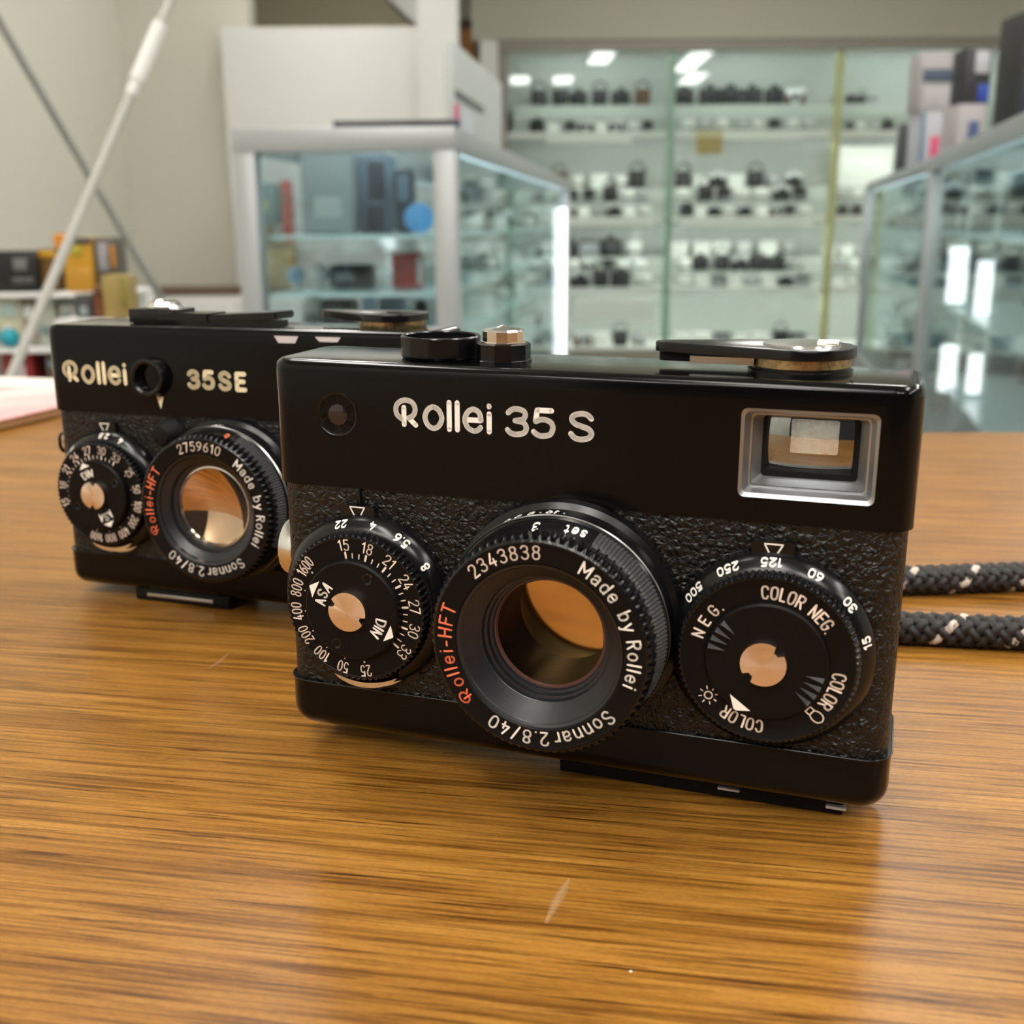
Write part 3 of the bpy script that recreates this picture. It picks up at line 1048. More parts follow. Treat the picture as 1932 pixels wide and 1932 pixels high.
def rear_camera():
    R, t = POSE['se']
    mw = Matrix.Translation(EYE + t * .001) @ R.to_4x4()
    root = thing('film_camera', 'black film camera behind at left, lettered 35 SE, half hidden', 'camera', mw=mw, group='black compact film cameras')
    cover = body_parts(root, 'se')
    name_on(cover, 'se')
    bm = B()
    lathe(bm, [(4.6, .1), (4.45, -1.3), (4.2, -2.0), (3.6, -2.1), (3.1, -1.8), (2.9, -.4), (2.7, .2), (0, .3)], -19.3, 51.0, 64)
    bmesh.ops.recalc_face_normals(bm, faces=bm.faces)
    link('meter_window', bm, M['enamel'], root, scale=.001)
    bm = B()
    tri(bm, flat_at(-17.4, -.03, 43.9), 1.75, 2.7)
    link('index_triangle', bm, M['gold'], cover, scale=.001)
    index_tab(root, -32.6, 38.0, 40.3)
    iso_dial(root, 'se')
    shutter_dial(root)
    lens(root, 'se')
    # ribbed release knob above the lens
    bm = B()
    prof = [(3.6, .4)]
    for k in range(4):
        prof += [(3.3 - .25 * k, -.5 - k), (3.0 - .25 * k, -.7 - k), (2.8 - .25 * k, -1.2 - k)]
    prof += [(0, -4.6)]
    lathe(bm, prof, -15.2, 38.6, 40)
    bmesh.ops.recalc_face_normals(bm, faces=bm.faces)
    link('lens_release_knob', bm, M['matte'], root, scale=.001)
    T = BH
    # folded shoe plate along the back of the top with a bright button at its left end
    pl = B()
    for a, b, z0, z1 in (((-29.0, 11.5), (-8, 10.6), T + .6, T + .6), ((-8, 10.6), (9.6, 10.2), T + .6, T + 1.5)):
        t_ = B()
        h0 = 1.6 if a[0] > -10 else 1.9
        vs = []
        for (x, y_), z in ((a, z0), (b, z1)):
            vs += [t_.verts.new((x, y_ - 4, z)), t_.verts.new((x, y_ + 4, z)), t_.verts.new((x, y_ + 4, z + h0)), t_.verts.new((x, y_ - 4, z + h0))]
        for f in ((0, 1, 2, 3), (7, 6, 5, 4), (0, 4, 5, 1), (1, 5, 6, 2), (2, 6, 7, 3), (3, 7, 4, 0)):
            t_.faces.new([vs[q] for q in f])
        bmesh.ops.recalc_face_normals(t_, faces=t_.faces)
        bmesh.ops.bevel(t_, geom=list(t_.edges), offset=.3, segments=2, affect='EDGES')
        merge(pl, t_)
    box(pl, -29, 8, 8, 14, T - .1, T + 1.0)
    box(pl, -29.6, -17.0, 7.2, 15.2, T + .1, T + 3.3, bev=.3)
    plate = link('folded_plate', pl, M['enamel'], root, scale=.001)
    link('release_button', lathed([(3.9, T + 3.2), (4.1, T + 3.5), (3.8, T + 3.9), (3.5, T + 4.7), (2.4, T + 5.3), (0, T + 5.5)], -22.4, 11.2, 14, axis='z'), M['chrome'], plate, scale=.001, smooth=0)
    lx, ly = 35.5, 10.5
    piv = link('advance_lever', lathed([(6.9, T - .1), (7.1, T + .2), (7.1, T + 1.5), (6.8, T + 1.7)], lx, ly, 64, axis='z'), M['brass'], root, scale=.001)
    bm = B()
    lever_plate(bm, lx, ly, 7.7, (17.5, 16.5), 2.0, T + 1.6, T + 3.1)
    arm = link('lever_arm', bm, M['enamel'], piv, scale=.001)
    link('lever_slot', boxed(lx - 1.0, lx + 1.6, ly - .6, ly + .6, T + 3.0, T + 3.25), M['matte'], arm, scale=.001)
    # paint chips on the front edge of the cover
    for x0, x1, d in ((12.6, 18.4, 1.45), (22.4, 28.4, 1.0)):
        bm = B()
        poly(bm, [(x0, 0), (x1, 0), (x1 - .8, -d), (x0 + 1.0, -d)], flat_at(0, -.03, BH - 1.4))
        link('paint_chip', bm, M['bare'], cover, scale=.001)
    # strap lug with its small ring on the left end
    lug = B()
    s = lathed([(1.4, 0), (1.6, .4), (1.6, 1.5), (1.2, 2.2)], 0, 0, 24, cap1=True)
    merge(lug, s, Matrix.Translation((-48.0, 6.0, 34.5)) @ Matrix.Rotation(rad(90), 4, 'Z'))
    l_ = link('strap_lug', lug, M['screw'], root, scale=.001)
    bm = B()
    tube(bm, [(-50.4 + .6 * math.cos(a), 6 + .9 * math.cos(a), 33.6 + 2.2 * math.sin(a)) for a in [2 * PI * k / 24 for k in range(25)]], .45, 8, caps=False)
    link('lug_ring', bm, M['enamel'], l_, scale=.001)
    link('lug_plate', boxed(-48.6, -47.8, 4.2, 9, 35.5, 41, bev=.2), M['chrome'], l_, scale=.001)
    shoe, zb = hot_shoe(root, 'se', -30.5, -4.6, 2.0, 14)
    link('shoe_rail', boxed(-27, -8.8, 1.5, 2.3, -1.5, -.7, bev=.15), M['steel'], shoe, scale=.001)
    # slim foot keeping the right end level
    foot, zf = hot_shoe(root, 'se', 28, 36, 6, 12)
    foot.name = 'rewind_crank'
    return root


# ------------------------------------------------------------------ the shop: floor, ceiling, walls
M['wall'] = mat('cream_wall_paint', (.60, .585, .50), .7, bump=(60, .08, .002))
M['wall_white'] = mat('white_wall_paint', (.70, .70, .675), .65)
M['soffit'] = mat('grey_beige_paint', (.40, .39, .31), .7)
M['tan'] = mat('tan_panel', (.60, .54, .36), .6)
M['ceiling'] = mat('ceiling_white', (.72, .71, .66), .8)
M['floor'] = mat('grey_vinyl_floor', (.30, .29, .27), .4)
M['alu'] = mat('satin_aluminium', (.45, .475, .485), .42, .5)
M['alu_dark'] = mat('darker_aluminium', (.40, .42, .42), .4, .5)  # slightly darker tone for the showcase bases
M['frame_grey'] = mat('cabinet_frame', (.26, .24, .20), .5)
M['divider'] = mat('green_glass_edge', (.22, .36, .27), .3)
M['divider_y'] = mat('yellow_green_edge', (.40, .42, .20), .35)
M['back_green'] = mat('pale_green_back_panel', (.42, .45, .42), .6)
M['shelf_white'] = mat('white_shelf', (.76, .77, .74), .5)
M['glass'] = glass_mat('cabinet_glass', (.95, .975, .962))
M['case_glass'] = glass_mat('case_glass', (.92, .97, .985))
M['lamp'] = mat('lit_tube', (1, 1, 1), .5, emit=((1, .96, .9), LAMP))
M['case_glow'] = mat('lit_tube_and_reflection', (1, 1, 1), .5, emit=((1, .97, .95), 2.2))  # glow of one case tube and of reflections built as bars
M['shelf_fill'] = mat('added_shelf_tube', (1, 1, 1), .5, emit=((.97, 1, .95), SHELF_FILL))  # for the tubes added under the shelves
M['bay_top_lamp'] = mat('lit_bay_top_tube', (1, 1, 1), .5, emit=((.92, 1, .96), 36.0))
M['white'] = mat('white_plastic', (.78, .78, .76), .4)
M['brown'] = mat('brown_board', (.13, .07, .04), .5)

structure('floor', boxed(-3, 5, -2.5, 7.4, -.1, 0), M['floor'])
structure('ceiling', boxed(-3, 5, -2.5, 7.4, 2.62, 2.72), M['ceiling'])
structure('wall_back', boxed(-3, 5, 7.2, 7.4, 0, 2.62), M['wall'])
structure('wall_left', boxed(-1.9, -1.72, -2.5, 5.32, 0, 2.62), M['wall'])
structure('wall_right', boxed(3.9, 4.05, -2.5, 7.2, 0, 2.62), M['wall'])
xa = ray(470, 50, 5.32).x
structure('wall_front', boxed(-1.72, xa, 5.32, 5.46, 0, 2.62), M['wall'])
zt = ray(600, 50, 5.22).z
structure('wall_partition', boxed(ray(421, 150, 5.22).x, ray(792, 150, 5.22).x, 5.22, 5.315, 0, zt, bev=.004), M['wall_white'])
structure('trim_1', boxed(ray(790, 150, 5.12).x, ray(862, 150, 5.12).x, 5.12, 5.45, 0, 2.62, bev=.004), M['wall_white'])
bm = B()
a, b_, c_ = ray(722, -14, 6.2), ray(800, 60, 6.2), ray(800, -14, 6.2)
bm.faces.new([bm.verts.new(p) for p in (a, b_, c_)])
r_ = bmesh.ops.extrude_face_region(bm, geom=list(bm.faces))
for v in r_['geom']:
    if isinstance(v, bmesh.types.BMVert):
        v.co.y += .4
bmesh.ops.recalc_face_normals(bm, faces=bm.faces)
structure('trim_2', bm, M['wall_white'])
structure('trim_3', boxed(-1.72, -.42, 7.1, 7.19, 1.2, 2.62), M['tan'])
CX0 = ray(948, 300, 6.6).x
CTOP = ray(1300, 78, 6.6).z
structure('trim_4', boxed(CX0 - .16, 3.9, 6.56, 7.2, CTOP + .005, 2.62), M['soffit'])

for i, (x, y, l) in enumerate(((-.75, 1.0, 1.2), (-.75, 3.4, 1.2), (1.0, .2, 1.2), (1.0, 2.6, 1.2), (1.0, 4.9, 1.2), (2.05, -.35, 1.6), (2.15, 1.6, 1.2), (2.4, 3.8, 1.2), (-.75, 5.0, .4), (.13, -1.9, .8), (.67, -1.9, .8), (2.3, -1.85, 1.1), (-1.35, -1.85, 1.1), (-.38, -.9, 1.2), (-.75, -1.9, 1.0))):  # lights behind and left of the eye are added for the lettering
    t = thing('ceiling_light', 'long white ceiling light above the shop floor', 'light', (x, y, 2.62), 0, 'ceiling tube lights')
    link('housing', boxed(-.13, .13, -l / 2, l / 2, -.05, 0, bev=.008), M['white'], t)
    link('diffuser', boxed(-.115, .115, -l / 2 + .02, l / 2 - .02, -.058, -.05), M['lamp'], t)


# ------------------------------------------------------------------ table
def table():
    t = thing('table', 'orange-brown oak table with horizontal grain under both cameras', 'table', (0, 0, 0))
    z = TABLE_Z
    pts = [(-.75, -.45), (.85, -.45), (.85, .4665), (-.13, .4665), (-.13, .60), (-.75, .60)]
    p = prism(pts, z - .028, z, top=.002, seg=2)
    link('table_top', p, M['wood'], t)
    for x, y in ((-.70, -.40), (.80, -.40), (.80, .42), (-.70, .55)):
        link('leg', boxed(x - .025, x + .025, y - .025, y + .025, 0, z - .028, bev=.003), M['brown'], t)
    for pts_, hws, mt in ((((1030, 1742), (1048, 1706), (1062, 1680), (1074, 1658)), (.00075, .00045, .0002), 'scratch'), (((392, 1262), (412, 1250), (432, 1232)), (.0004, .0002), 'scratch'),
                          (((1189, 1832), (1191, 1834)), (.00018,), 'speck')):
        bm = B()
        ps = catmull([tuple(on_z(px, py, z)) for px, py in pts_], 8)
        for q, hw in enumerate(hws):
            n = len(ps) - 1
            rows = []
            for i_, p in enumerate(ps):
                a_, b_ = ps[max(i_ - 1, 0)], ps[min(i_ + 1, n)]
                d_ = Vector((b_[0] - a_[0], b_[1] - a_[1], 0)).normalized()
                w_ = hw * (.25 + .75 * math.sin(PI * min(max(i_ / n, .04), .96))) if mt == 'scratch' else hw
                nn = Vector((-d_.y, d_.x, 0)) * w_
                rows.append([bm.verts.new((p[0] + nn.x * sg, p[1] + nn.y * sg, z + .00003 * (q + 1))) for sg in (-1, 1)])
            for A, C in zip(rows, rows[1:]):
                bm.faces.new((A[0], A[1], C[1], C[0]))
        link(mt, bm, M['scratch'] if mt == 'scratch' else M['cream'], t)


def faint(name, col, f):
    mt = mat(name, col, .5, spec=.3)
    N, L = nodes(mt)
    tr = N.new('ShaderNodeBsdfTransparent')
    mx = N.new('ShaderNodeMixShader')
    mx.inputs[0].default_value = f
    L.new(tr.outputs[0], mx.inputs[1])
    L.new(N['Principled BSDF'].outputs[0], mx.inputs[2])
    L.new(mx.outputs[0], N['Material Output'].inputs['Surface'])
    return mt


M['scratch'] = faint('pale_scratch', (.62, .40, .20), .16)
table()
cam_front = front_camera()
cam_rear = rear_camera()


# ------------------------------------------------------------------ braided cord
def cord():
    z = TABLE_Z + .0035
    pts = [(-.0098, .2395, z + .007), (.002, .2445, z + .005), (.030, .2515, z), (.066, .2552, z), (.096, .2565, z), (.123, .2588, z), (.175, .262, z), (.22, .258, z), (.236, .240, z),
           (.215, .223, z), (.165, .2185, z), (.128, .2190, z), (.106, .2205, z), (.0835, .2238, z), (.055, .2268, z), (.025, .2295, z), (.002, .2335, z + .004), (-.0065, .2365, z + .006)]
    path = [Vector(p) for p in catmull(pts, 40)]
    # resample evenly
    d = [0.0]
    for a, b in zip(path, path[1:]):
        d.append(d[-1] + (b - a).length)
    step, out, k = .00055, [], 0
    s = 0.0
    while s < d[-1]:
        while d[k + 1] < s:
            k += 1
        out.append((path[k].lerp(path[k + 1], (s - d[k]) / max(d[k + 1] - d[k], 1e-9)), s))
        s += step
    bm = B()
    core = [p for p, _ in out][::4]
    tube(bm, core, .0022, 10, 0)
    nst, pitch, R0 = 5, .0150, .00240
    rr = random.Random(3)
    for hand in (1, -1):
        for q in range(nst):
            line = []
            for i, (p, s_) in enumerate(out):
                a = out[max(i - 1, 0)][0]
                b = out[min(i + 1, len(out) - 1)][0]
                tg = (b - a).normalized()
                side = tg.cross(Vector((0, 0, 1))).normalized()
                up = side.cross(tg)
                th = hand * 2 * PI * s_ / pitch + 2 * PI * q / nst
                over = math.cos(nst * (2 * PI * s_ / pitch) + (0 if hand == 1 else PI) + q * 0)
                r = R0 + .00042 * over
                line.append(p + (side * math.cos(th) + up * math.sin(th)) * r)
            mi = 1 if q == 0 and hand > 0 else 0
            tube(bm, line, .00098 if mi == 0 else .00092, 6, mi)
    o = link('wrist_strap', bm, [M['cord'], M['cord_white']], None, 60)
    tag(o, 'braided black and white cord strap lying on the table at right', 'strap')


M['cord'] = mat('black_cord', (.012, .010, .010), .55, spec=.5, bump=(5000, .6, .0002), vary=(1600, (.05, .04, .032), .55, .75))
M['cord_white'] = mat('speckled_cord', (.62, .53, .45), .6, bump=(5000, .6, .0002), vary=(420, (.02, .015, .015), .52, .6))
cord()

# ------------------------------------------------------------------ catalogue at the left of the table
M['pink'] = mat('pink_print', (.62, .33, .32), .5, vary=(14, (.72, .60, .57), .42, .6))
M['paper'] = mat('paper_edge', (.70, .66, .6), .7)
M['edge_brown'] = mat('brown_card_edge', (.34, .18, .08), .6)
t = thing('catalogue', 'pink and white printed catalogue lying at the left end of the table', 'catalogue', (-.2215, .4816, TABLE_Z + .0002), rad(-17))
link('cover', boxed(-.205, 0, -.10, .118, .004, .005, bev=.0004), M['pink'], t)
link('pages', boxed(-.204, -.001, -.099, .117, .0006, .004), M['edge_brown'], t)
link('border', boxed(-.20, -.002, .085, .117, .005, .0055), M['paper'], t)


# ------------------------------------------------------------------ small goods: one of each kind, then copies
def solid(name, col, rough=.45, metal=0.0):
    k = 'c_' + name
    if k not in M:
        M[k] = mat(name, col, rough, metal)
    return M[k]


BLACK = solid('black_leatherette', (.018, .018, .018), .5)
SILVER = solid('satin_chrome_top', (.62, .64, .64), .35, .6)
DARKG = solid('dark_glass', (.02, .03, .04), .08)
WHITE = solid('white_card', (.80, .82, .78), .6)
BROWN = solid('brown_leather', (.10, .05, .025), .5)
GREY = solid('grey_metal', (.30, .32, .33), .4, .3)


def proto_camera(top, cover, hump):
    bm = B()
    box(bm, -.065, .065, -.018, .018, 0, .054, 0, .008)
    box(bm, -.066, .066, -.019, .019, .052, .078, 1, .006)
    if hump:
        merge(bm, prism([(-.026, .076), (.026, .076), (.014, .102), (-.014, .102)], -.018, .02, axis='y', mi=1))
    for x, r in ((-.047, .009), (.045, .011), (.027, .006)):
        lathe(bm, [(r, .076), (r, .086), (0, .0865)], x, 0, 14, axis='z', mi=1)
    for f in bm.faces:
        pass
    o = link('shop_camera', bm, [cover, top])
    bm = B()
    lathe(bm, [(.034, -.017), (.034, -.034), (.031, -.036), (.031, -.05), (.027, -.052), (.024, -.046), (.018, -.044)], 0, .038, 24, mi=0)
    lathe(bm, [(.018, -.044), (.010, -.047), (0, -.048)], 0, .038, 24, mi=1)
    bmesh.ops.recalc_face_normals(bm, faces=bm.faces)
    link('lens', bm, [BLACK if top is BLACK or hump else SILVER, DARKG], o)
    return o


def proto_lens(mt, ring):
    bm = B()
    lathe(bm, [(0, 0), (.029, 0), (.031, .003), (.031, .024), (.034, .027), (.034, .048), (.030, .051), (.030, .063), (.026, .065)], 0, 0, 24, axis='z', mi=0)
    bmesh.ops.recalc_face_normals(bm, faces=bm.faces)
    o = link('camera_lens', bm, mt)
    bm = B()
    lathe(bm, [(.0315, .012), (.0325, .013), (.0325, .019), (.0315, .020)], 0, 0, 24, axis='z')
    lathe(bm, [(.026, .065), (.02, .066), (0, .067)], 0, 0, 24, axis='z')
    bmesh.ops.recalc_face_normals(bm, faces=bm.faces)
    link('lens_cap', bm, ring, o)
    return o


def proto_card():
    bm = B()
    for s in (-1, 1):
        t_ = B()
        box(t_, -.032, .032, -.0007, .0007, 0, .046)
        merge(bm, t_, Matrix.Translation((0, s * .012, 0)) @ Matrix.Rotation(rad(s * 14), 4, 'X'))
    return link('price_card', bm, WHITE)


def proto_box(mt, name='carton', flap=None):
    bm = B()
    box(bm, -.045, .045, -.035, .035, 0, .075, 0, .002)
    o = link(name, bm, mt)
    link('flap', boxed(-.0455, .0455, -.0355, .0355, .060, .0765, bev=.002), flap or WHITE, o)
    return o


def proto_pouch(mt):
    bm = B()
    box(bm, -.05, .05, -.03, .03, 0, .085, 0, .022, 4)
    o = link('leather_case', bm, mt)
    bm = B()
    tube(bm, catmull([(-.05, 0, .06), (-.045, 0, .10), (0, 0, .125), (.045, 0, .10), (.05, 0, .06)], 5), .005, 6)
    link('strap', bm, BLACK, o)
    return o


PROTO = {
    'cb': (proto_camera(BLACK, BLACK, True), 'black camera', 'camera'),
    'cs': (proto_camera(SILVER, BLACK, True), 'silver-topped black camera', 'camera'),
    'ck': (proto_camera(SILVER, BLACK, False), 'flat silver-topped camera', 'camera'),
    'cw': (proto_camera(SILVER, BROWN, False), 'silver and brown camera', 'camera'),
    'lb': (proto_lens(BLACK, GREY), 'black lens', 'lens'),
    'ls': (proto_lens(SILVER, BLACK), 'silver lens', 'lens'),
    'lw': (proto_lens(WHITE, BLACK), 'white lens', 'lens'),
    'pc': (proto_card(), 'white price card', 'card'),
    'bx': (proto_box(WHITE), 'white carton', 'box'),
    'bg': (proto_box(GREY, 'carton', BLACK), 'grey carton', 'box'),
    'pb': (proto_pouch(BROWN), 'brown leather case', 'case'),
    'pk': (proto_pouch(BLACK), 'black leather case', 'case'),
}
USED = set()
ORD = 'first second third fourth fifth sixth seventh eighth ninth tenth eleventh twelfth thirteenth fourteenth fifteenth'.split()


def put(kind, loc, rz, label, group, sc=1.0, tall=1.0):
    p, _, cat = PROTO[kind]
    if kind in USED:
        o = p.copy()
        COL.objects.link(o)
        for ch in p.children:
            c = ch.copy()
            COL.objects.link(c)
            c.parent = o
    else:
        USED.add(kind)
        o = p
    o.location = loc
    o.rotation_euler = (0, 0, rz)
    o.scale = (sc, sc, sc * tall)
    tag(o, label, cat, group)
    return o


FULL = {'lb': 1.5, 'ls': 1.5, 'lw': 1.5, 'pc': 1.6, 'bx': 1.25, 'bg': 1.25, 'pb': 1.1, 'pk': 1.1}


def row(kinds, where, place, group, mtx=None, jitter=.25, sc=1.0, rz0=0.0, full=False):
    """place(i, n) -> point; every thing gets its own ordinal label"""
    n = len(kinds)
    for i, k in enumerate(kinds):
        p = Vector(place(i, n))
        rz = rz0 + random.uniform(-jitter, jitter)
        if mtx is not None:
            p = mtx @ p
        put(k, p, rz, f'{PROTO[k][1]}, {ORD[i]} from left {where}', group, sc * (FULL.get(k, 1.0) if full else 1.0) * random.uniform(.95, 1.03), 1.28 if full and k[0] in 'cp' else 1.0)


# ------------------------------------------------------------------ glazed cabinet on the back wall
def wall_cabinet():
    yf, yb = 6.6, 7.16
    x0, x3 = CX0, 3.6
    x1, x2 = ray(1265, 300, yf).x, ray(1576, 300, yf).x
    t = thing('wall_cabinet', 'long glazed cabinet full of cameras across the back wall', 'cabinet', (0, 0, 0))
    levels = [.12, .464, .863, 1.325]
    link('back_panel', boxed(x0, x3, yb - .01, yb + .03, .05, CTOP), M['back_green'], t)
    link('base', boxed(x0, x3, yf, yb, 0, .10), M['frame_grey'], t)
    for a, b in ((x0 - .02, x0 + .03), (x3 - .03, x3)):
        link('side_panel', boxed(a, b, yf - .01, yb + .03, 0, CTOP), M['frame_grey'], t)
    link('top_rail', boxed(x0 - .02, x3, yf - .03, yf + .03, CTOP - .045, CTOP), M['frame_grey'], t)
    link('top_panel', boxed(x0 - .02, x3, yf + .03, yb, CTOP - .004, CTOP), M['shelf_white'], t)
    for a, mt in ((x1, M['divider']), (x2, M['divider_y']), (x2 + (x2 - x1), M['divider'])):
        link('divider', boxed(a - .018, a + .018, yf, yf + .05, .1, CTOP - .045), mt, t)
    for z in levels:
        link('shelf', boxed(x0 + .03, x3 - .03, yf + .05, yb - .01, z - .012, z), M['shelf_white'], t)
        if z > .2:
            link('shelf_lip', boxed(x0 + .03, x3 - .03, yf + .048, yf + .054, z - .034, z), M['shelf_white'], t)  # lip added to hide the tube behind it
            bm = B()
            tube(bm, [(x0 + .1, yf + .075, z - .022), (x3 - .1, yf + .075, z - .022)], .006, 8)
            link('glow_tube', bm, M['shelf_fill'], t)  # added tube, out of sight, brightens the goods below the shelf
            link('riser', boxed(x0 + .06, x3 - .06, yf + .31, yb - .02, z, z + .165), M['back_green'], t)
            link('riser', boxed(x0 + .06, x3 - .06, yf + .185, yf + .305, z, z + .085), M['back_green'], t)
    ys = yf + .045
    for (pa, pb, z) in ((1030, 1192, 1.31), (1345, 1512, 1.325), (1290, 1540, .85), (1085, 1240, .40), (1050, 1235, .86)):
        xa_, xb_ = ray(pa, 300, ys).x, ray(pb, 300, ys).x
        h = .045 if z != .40 else .12
        link('price_strip', boxed(xa_, xb_, ys - .006, ys, z - h, z + .005), WHITE, t)
    for a, b in ((x0 + .02, x1), (x1, x2), (x2, x2 + (x2 - x1)), (x2 + (x2 - x1), x3)):
        link('glass_door', boxed(a + .005, b - .005, yf + .004, yf + .010, .1, CTOP - .045), M['glass'], t)
        bm = B()
        tube(bm, [(a + .12, yf + .16, CTOP - .014), (b - .12, yf + .16, CTOP - .014)], .008, 10)
        link('glow_tube', bm, M['bay_top_lamp'], t)
    nm = ('left', 'middle', 'right')
    sh = ('lowest shelf', 'third shelf', 'second shelf', 'top shelf')
    plan = {
        (0, 3): (['pk', 'pk', 'cb', 'pk', 'cb', 'pb'], ['cb', 'pc', 'lb', 'ck', 'pc', 'ck', 'lw', 'lb']),
        (1, 3): (['cb', 'cb', 'cb', 'cb', 'cb', 'cw'], ['lw', 'ls', 'lw', 'ls', 'lw', 'lb', 'lw', 'ls']),
        (2, 3): (['cb', 'cb', 'pk', 'bg'], ['lb', 'lw', 'ls', 'cb']),
        (0, 2): (['bx', 'pb', 'lw', 'bx', 'lw', 'pk'], ['pc', 'ck', 'cw', 'pc', 'ls', 'cs', 'pc', 'lw']),
        (1, 2): (['pk', 'bx', 'cs', 'bx', 'pk', 'ls', 'cs'], ['cb', 'pc', 'cs', 'lw', 'cs', 'pc', 'cw', 'lb', 'lw']),
        (2, 2): ([], ['cb', 'cb', 'lw', 'ls']),
        (0, 1): (['bg', 'cb', 'bg', 'cb', 'lw'], ['cb', 'ls', 'cs', 'pk', 'cb', 'lw']),
        (1, 1): (['bx', 'bx', 'bx', 'lw', 'bx', 'ls'], ['lw', 'bx', 'bg', 'bx', 'ls', 'bx', 'cs', 'bg']),
        (2, 1): (['bx', 'bx', 'ls'], ['bx', 'lw', 'bg', 'bx']),
        (0, 0): ([], ['cb', 'lw', 'cw', 'bx', 'pk', 'ls']),
        (1, 0): ([], ['bx', 'bx', 'bg', 'lw', 'bx', 'pk', 'bg']),
    }
    edges = [x0 + .09, x1, x2, ray(1720, 300, yf).x]
    rr_ = random.Random(11)
    pool = ['cb', 'cs', 'lw', 'ls', 'ls', 'cs', 'ck', 'lb', 'pk', 'lw']
    middle = {k: [rr_.choice(pool) for _ in range(7 if k[0] < 2 else 3)] for k in plan if k[1] in (1, 2)}
    for (b, l), (back, front) in plan.items():
        a, e = edges[b] + .07, edges[b + 1] - .07
        for r_, ks, y, dz in (('back', back, yf + .43, .165), ('middle', middle.get((b, l), []), yf + .245, .085), ('front', front, yf + .125, 0)):
            if ks:
                row(ks, f'in {r_} row, {sh[l]}, {nm[b]} wall cabinet bay',
                    lambda i, n, a=a, e=e, y=y, dz=dz, l=l: (a + (e - a) * (i + .5) / n + random.uniform(-.012, .012), y + random.uniform(-.008, .008), levels[l] + dz + .001),
                    'goods on the shelves of the wall cabinet', sc=min(1.15, (e - a) / len(ks) / .140), full=True)
    # single pieces one can tell apart
    p0, p1 = ray(1588, 300, yf + .3), ray(1688, 300, yf + .3)
    c = thing('carton', 'large white carton on second shelf in right bay of wall cabinet', 'box', ((p0.x + p1.x) / 2, yf + .42, .863 + .166))
    w_ = (p1.x - p0.x) / 2
    link('carton_body', boxed(-w_, w_, -.09, .09, .0, .19, bev=.003), WHITE, c)
    link('lid', boxed(-w_ - .003, w_ + .003, -.093, .093, .17, .225, bev=.003), M['shelf_white'], c)
    p0, p1 = ray(1312, 300, ys), ray(1362, 300, ys)
    link('shelf_label', boxed(p0.x, p1.x, ys - .012, ys - .007, 1.20, 1.29), solid('tan_wood', (.42, .31, .13), .5), t)
    link('shelf_label', boxed(p0.x, p1.x, ys - .012, ys - .007, 1.29, 1.33), solid('pale_tan_wood', (.62, .56, .34), .5), t)


wall_cabinet()
structure('trim_5', boxed(ray(906, 120, 6.56).x, CX0 - .021, 6.56, 7.19, 0, CTOP + .004), M['wall_white'])
# poster beside the cabinet, on the back wall
p0, p1 = ray(868, 110, 7.18), ray(906, 36, 7.18)
t = thing('wall_poster', 'narrow brown and orange panel hung on the back wall left of the cabinet', 'poster', (p0.x, 7.18, p0.z - .2))
wd = p1.x - p0.x
link('board', boxed(0, wd, 0, .018, 0, p1.z - p0.z + .2), M['brown'], t)
link('orange_field', boxed(.006, wd - .006, -.003, 0, .02, .2 + .16), solid('orange_print', (.62, .24, .03), .5), t)


# ------------------------------------------------------------------ aluminium showcases
def showcase(label, loc, rz, W_, L_, H, shelves, post, mids=(), base=.22):
    t = thing('showcase', label, 'showcase', loc, rz)
    bpy.context.view_layer.update()
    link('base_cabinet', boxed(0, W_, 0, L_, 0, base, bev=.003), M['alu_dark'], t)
    for x, y in [(0, 0), (W_ - post, 0), (0, L_ - post), (W_ - post, L_ - post)] + [(0, v) for v in mids]:
        link('post', boxed(x, x + post, y, y + post, base, H - post, bev=.003), M['alu'], t)
    for b in ((0, W_, 0, post), (0, W_, L_ - post, L_), (0, post, post, L_ - post), (W_ - post, W_, post, L_ - post)):
        link('top_rail', boxed(*b, H - post, H, bev=.003), M['alu'], t)
    e = post * .5
    for b in ((post, W_ - post, e - .003, e + .003), (post, W_ - post, L_ - e - .003, L_ - e + .003), (e - .003, e + .003, post, L_ - post), (W_ - e - .003, W_ - e + .003, post, L_ - post)):
        link('glass_pane', boxed(*b, base, H - post), M['case_glass'], t)
    link('glass_top', boxed(post, W_ - post, post, L_ - post, H - .012, H - .006), M['case_glass'], t)
    for x in (post * .55, W_ - post * .55):
        bm = B()
        tube(bm, [(x, post + .02, H - .018), (x, L_ - post - .02, H - .018)], .006, 8)
        link('glow_tube', bm, M['rail_fill'], t)  # tube added behind the rail to brighten the case inside
    for z in shelves:
        link('glass_shelf', boxed(post + .004, W_ - post - .004, post + .004, L_ - post - .004, z - .006, z), M['shelf_glass'], t)
    return t, t.matrix_world.copy()


M['rail_fill'] = mat('added_rail_tube', (1, 1, 1), .5, emit=((.86, .95, 1), 24.0))  # for the added tubes along the top rails
M['shelf_glass'] = mat('glass_shelf_edge', (.50, .66, .66), .2)
CASE_H = 1.006
LS = (.814, .705, .60, .45)
lc, LM = showcase('aluminium glass showcase left of the aisle, black bar on its top', (-.516, 2.192, 0), rad(-7.1), .42, 2.84, CASE_H, LS, .042, mids=(1.4,))
rs = (.80, .62, .42)
rn, RN = showcase('aluminium glass showcase right of the aisle, the nearer of two', (.71, 1.437, 0), rad(-14), .46, 1.893, CASE_H, rs, .038)
rf, RF = showcase('aluminium glass showcase right of the aisle, the farther of two', (1.172, 3.285, 0), rad(-12.9), .46, 2.36, CASE_H, rs, .038)


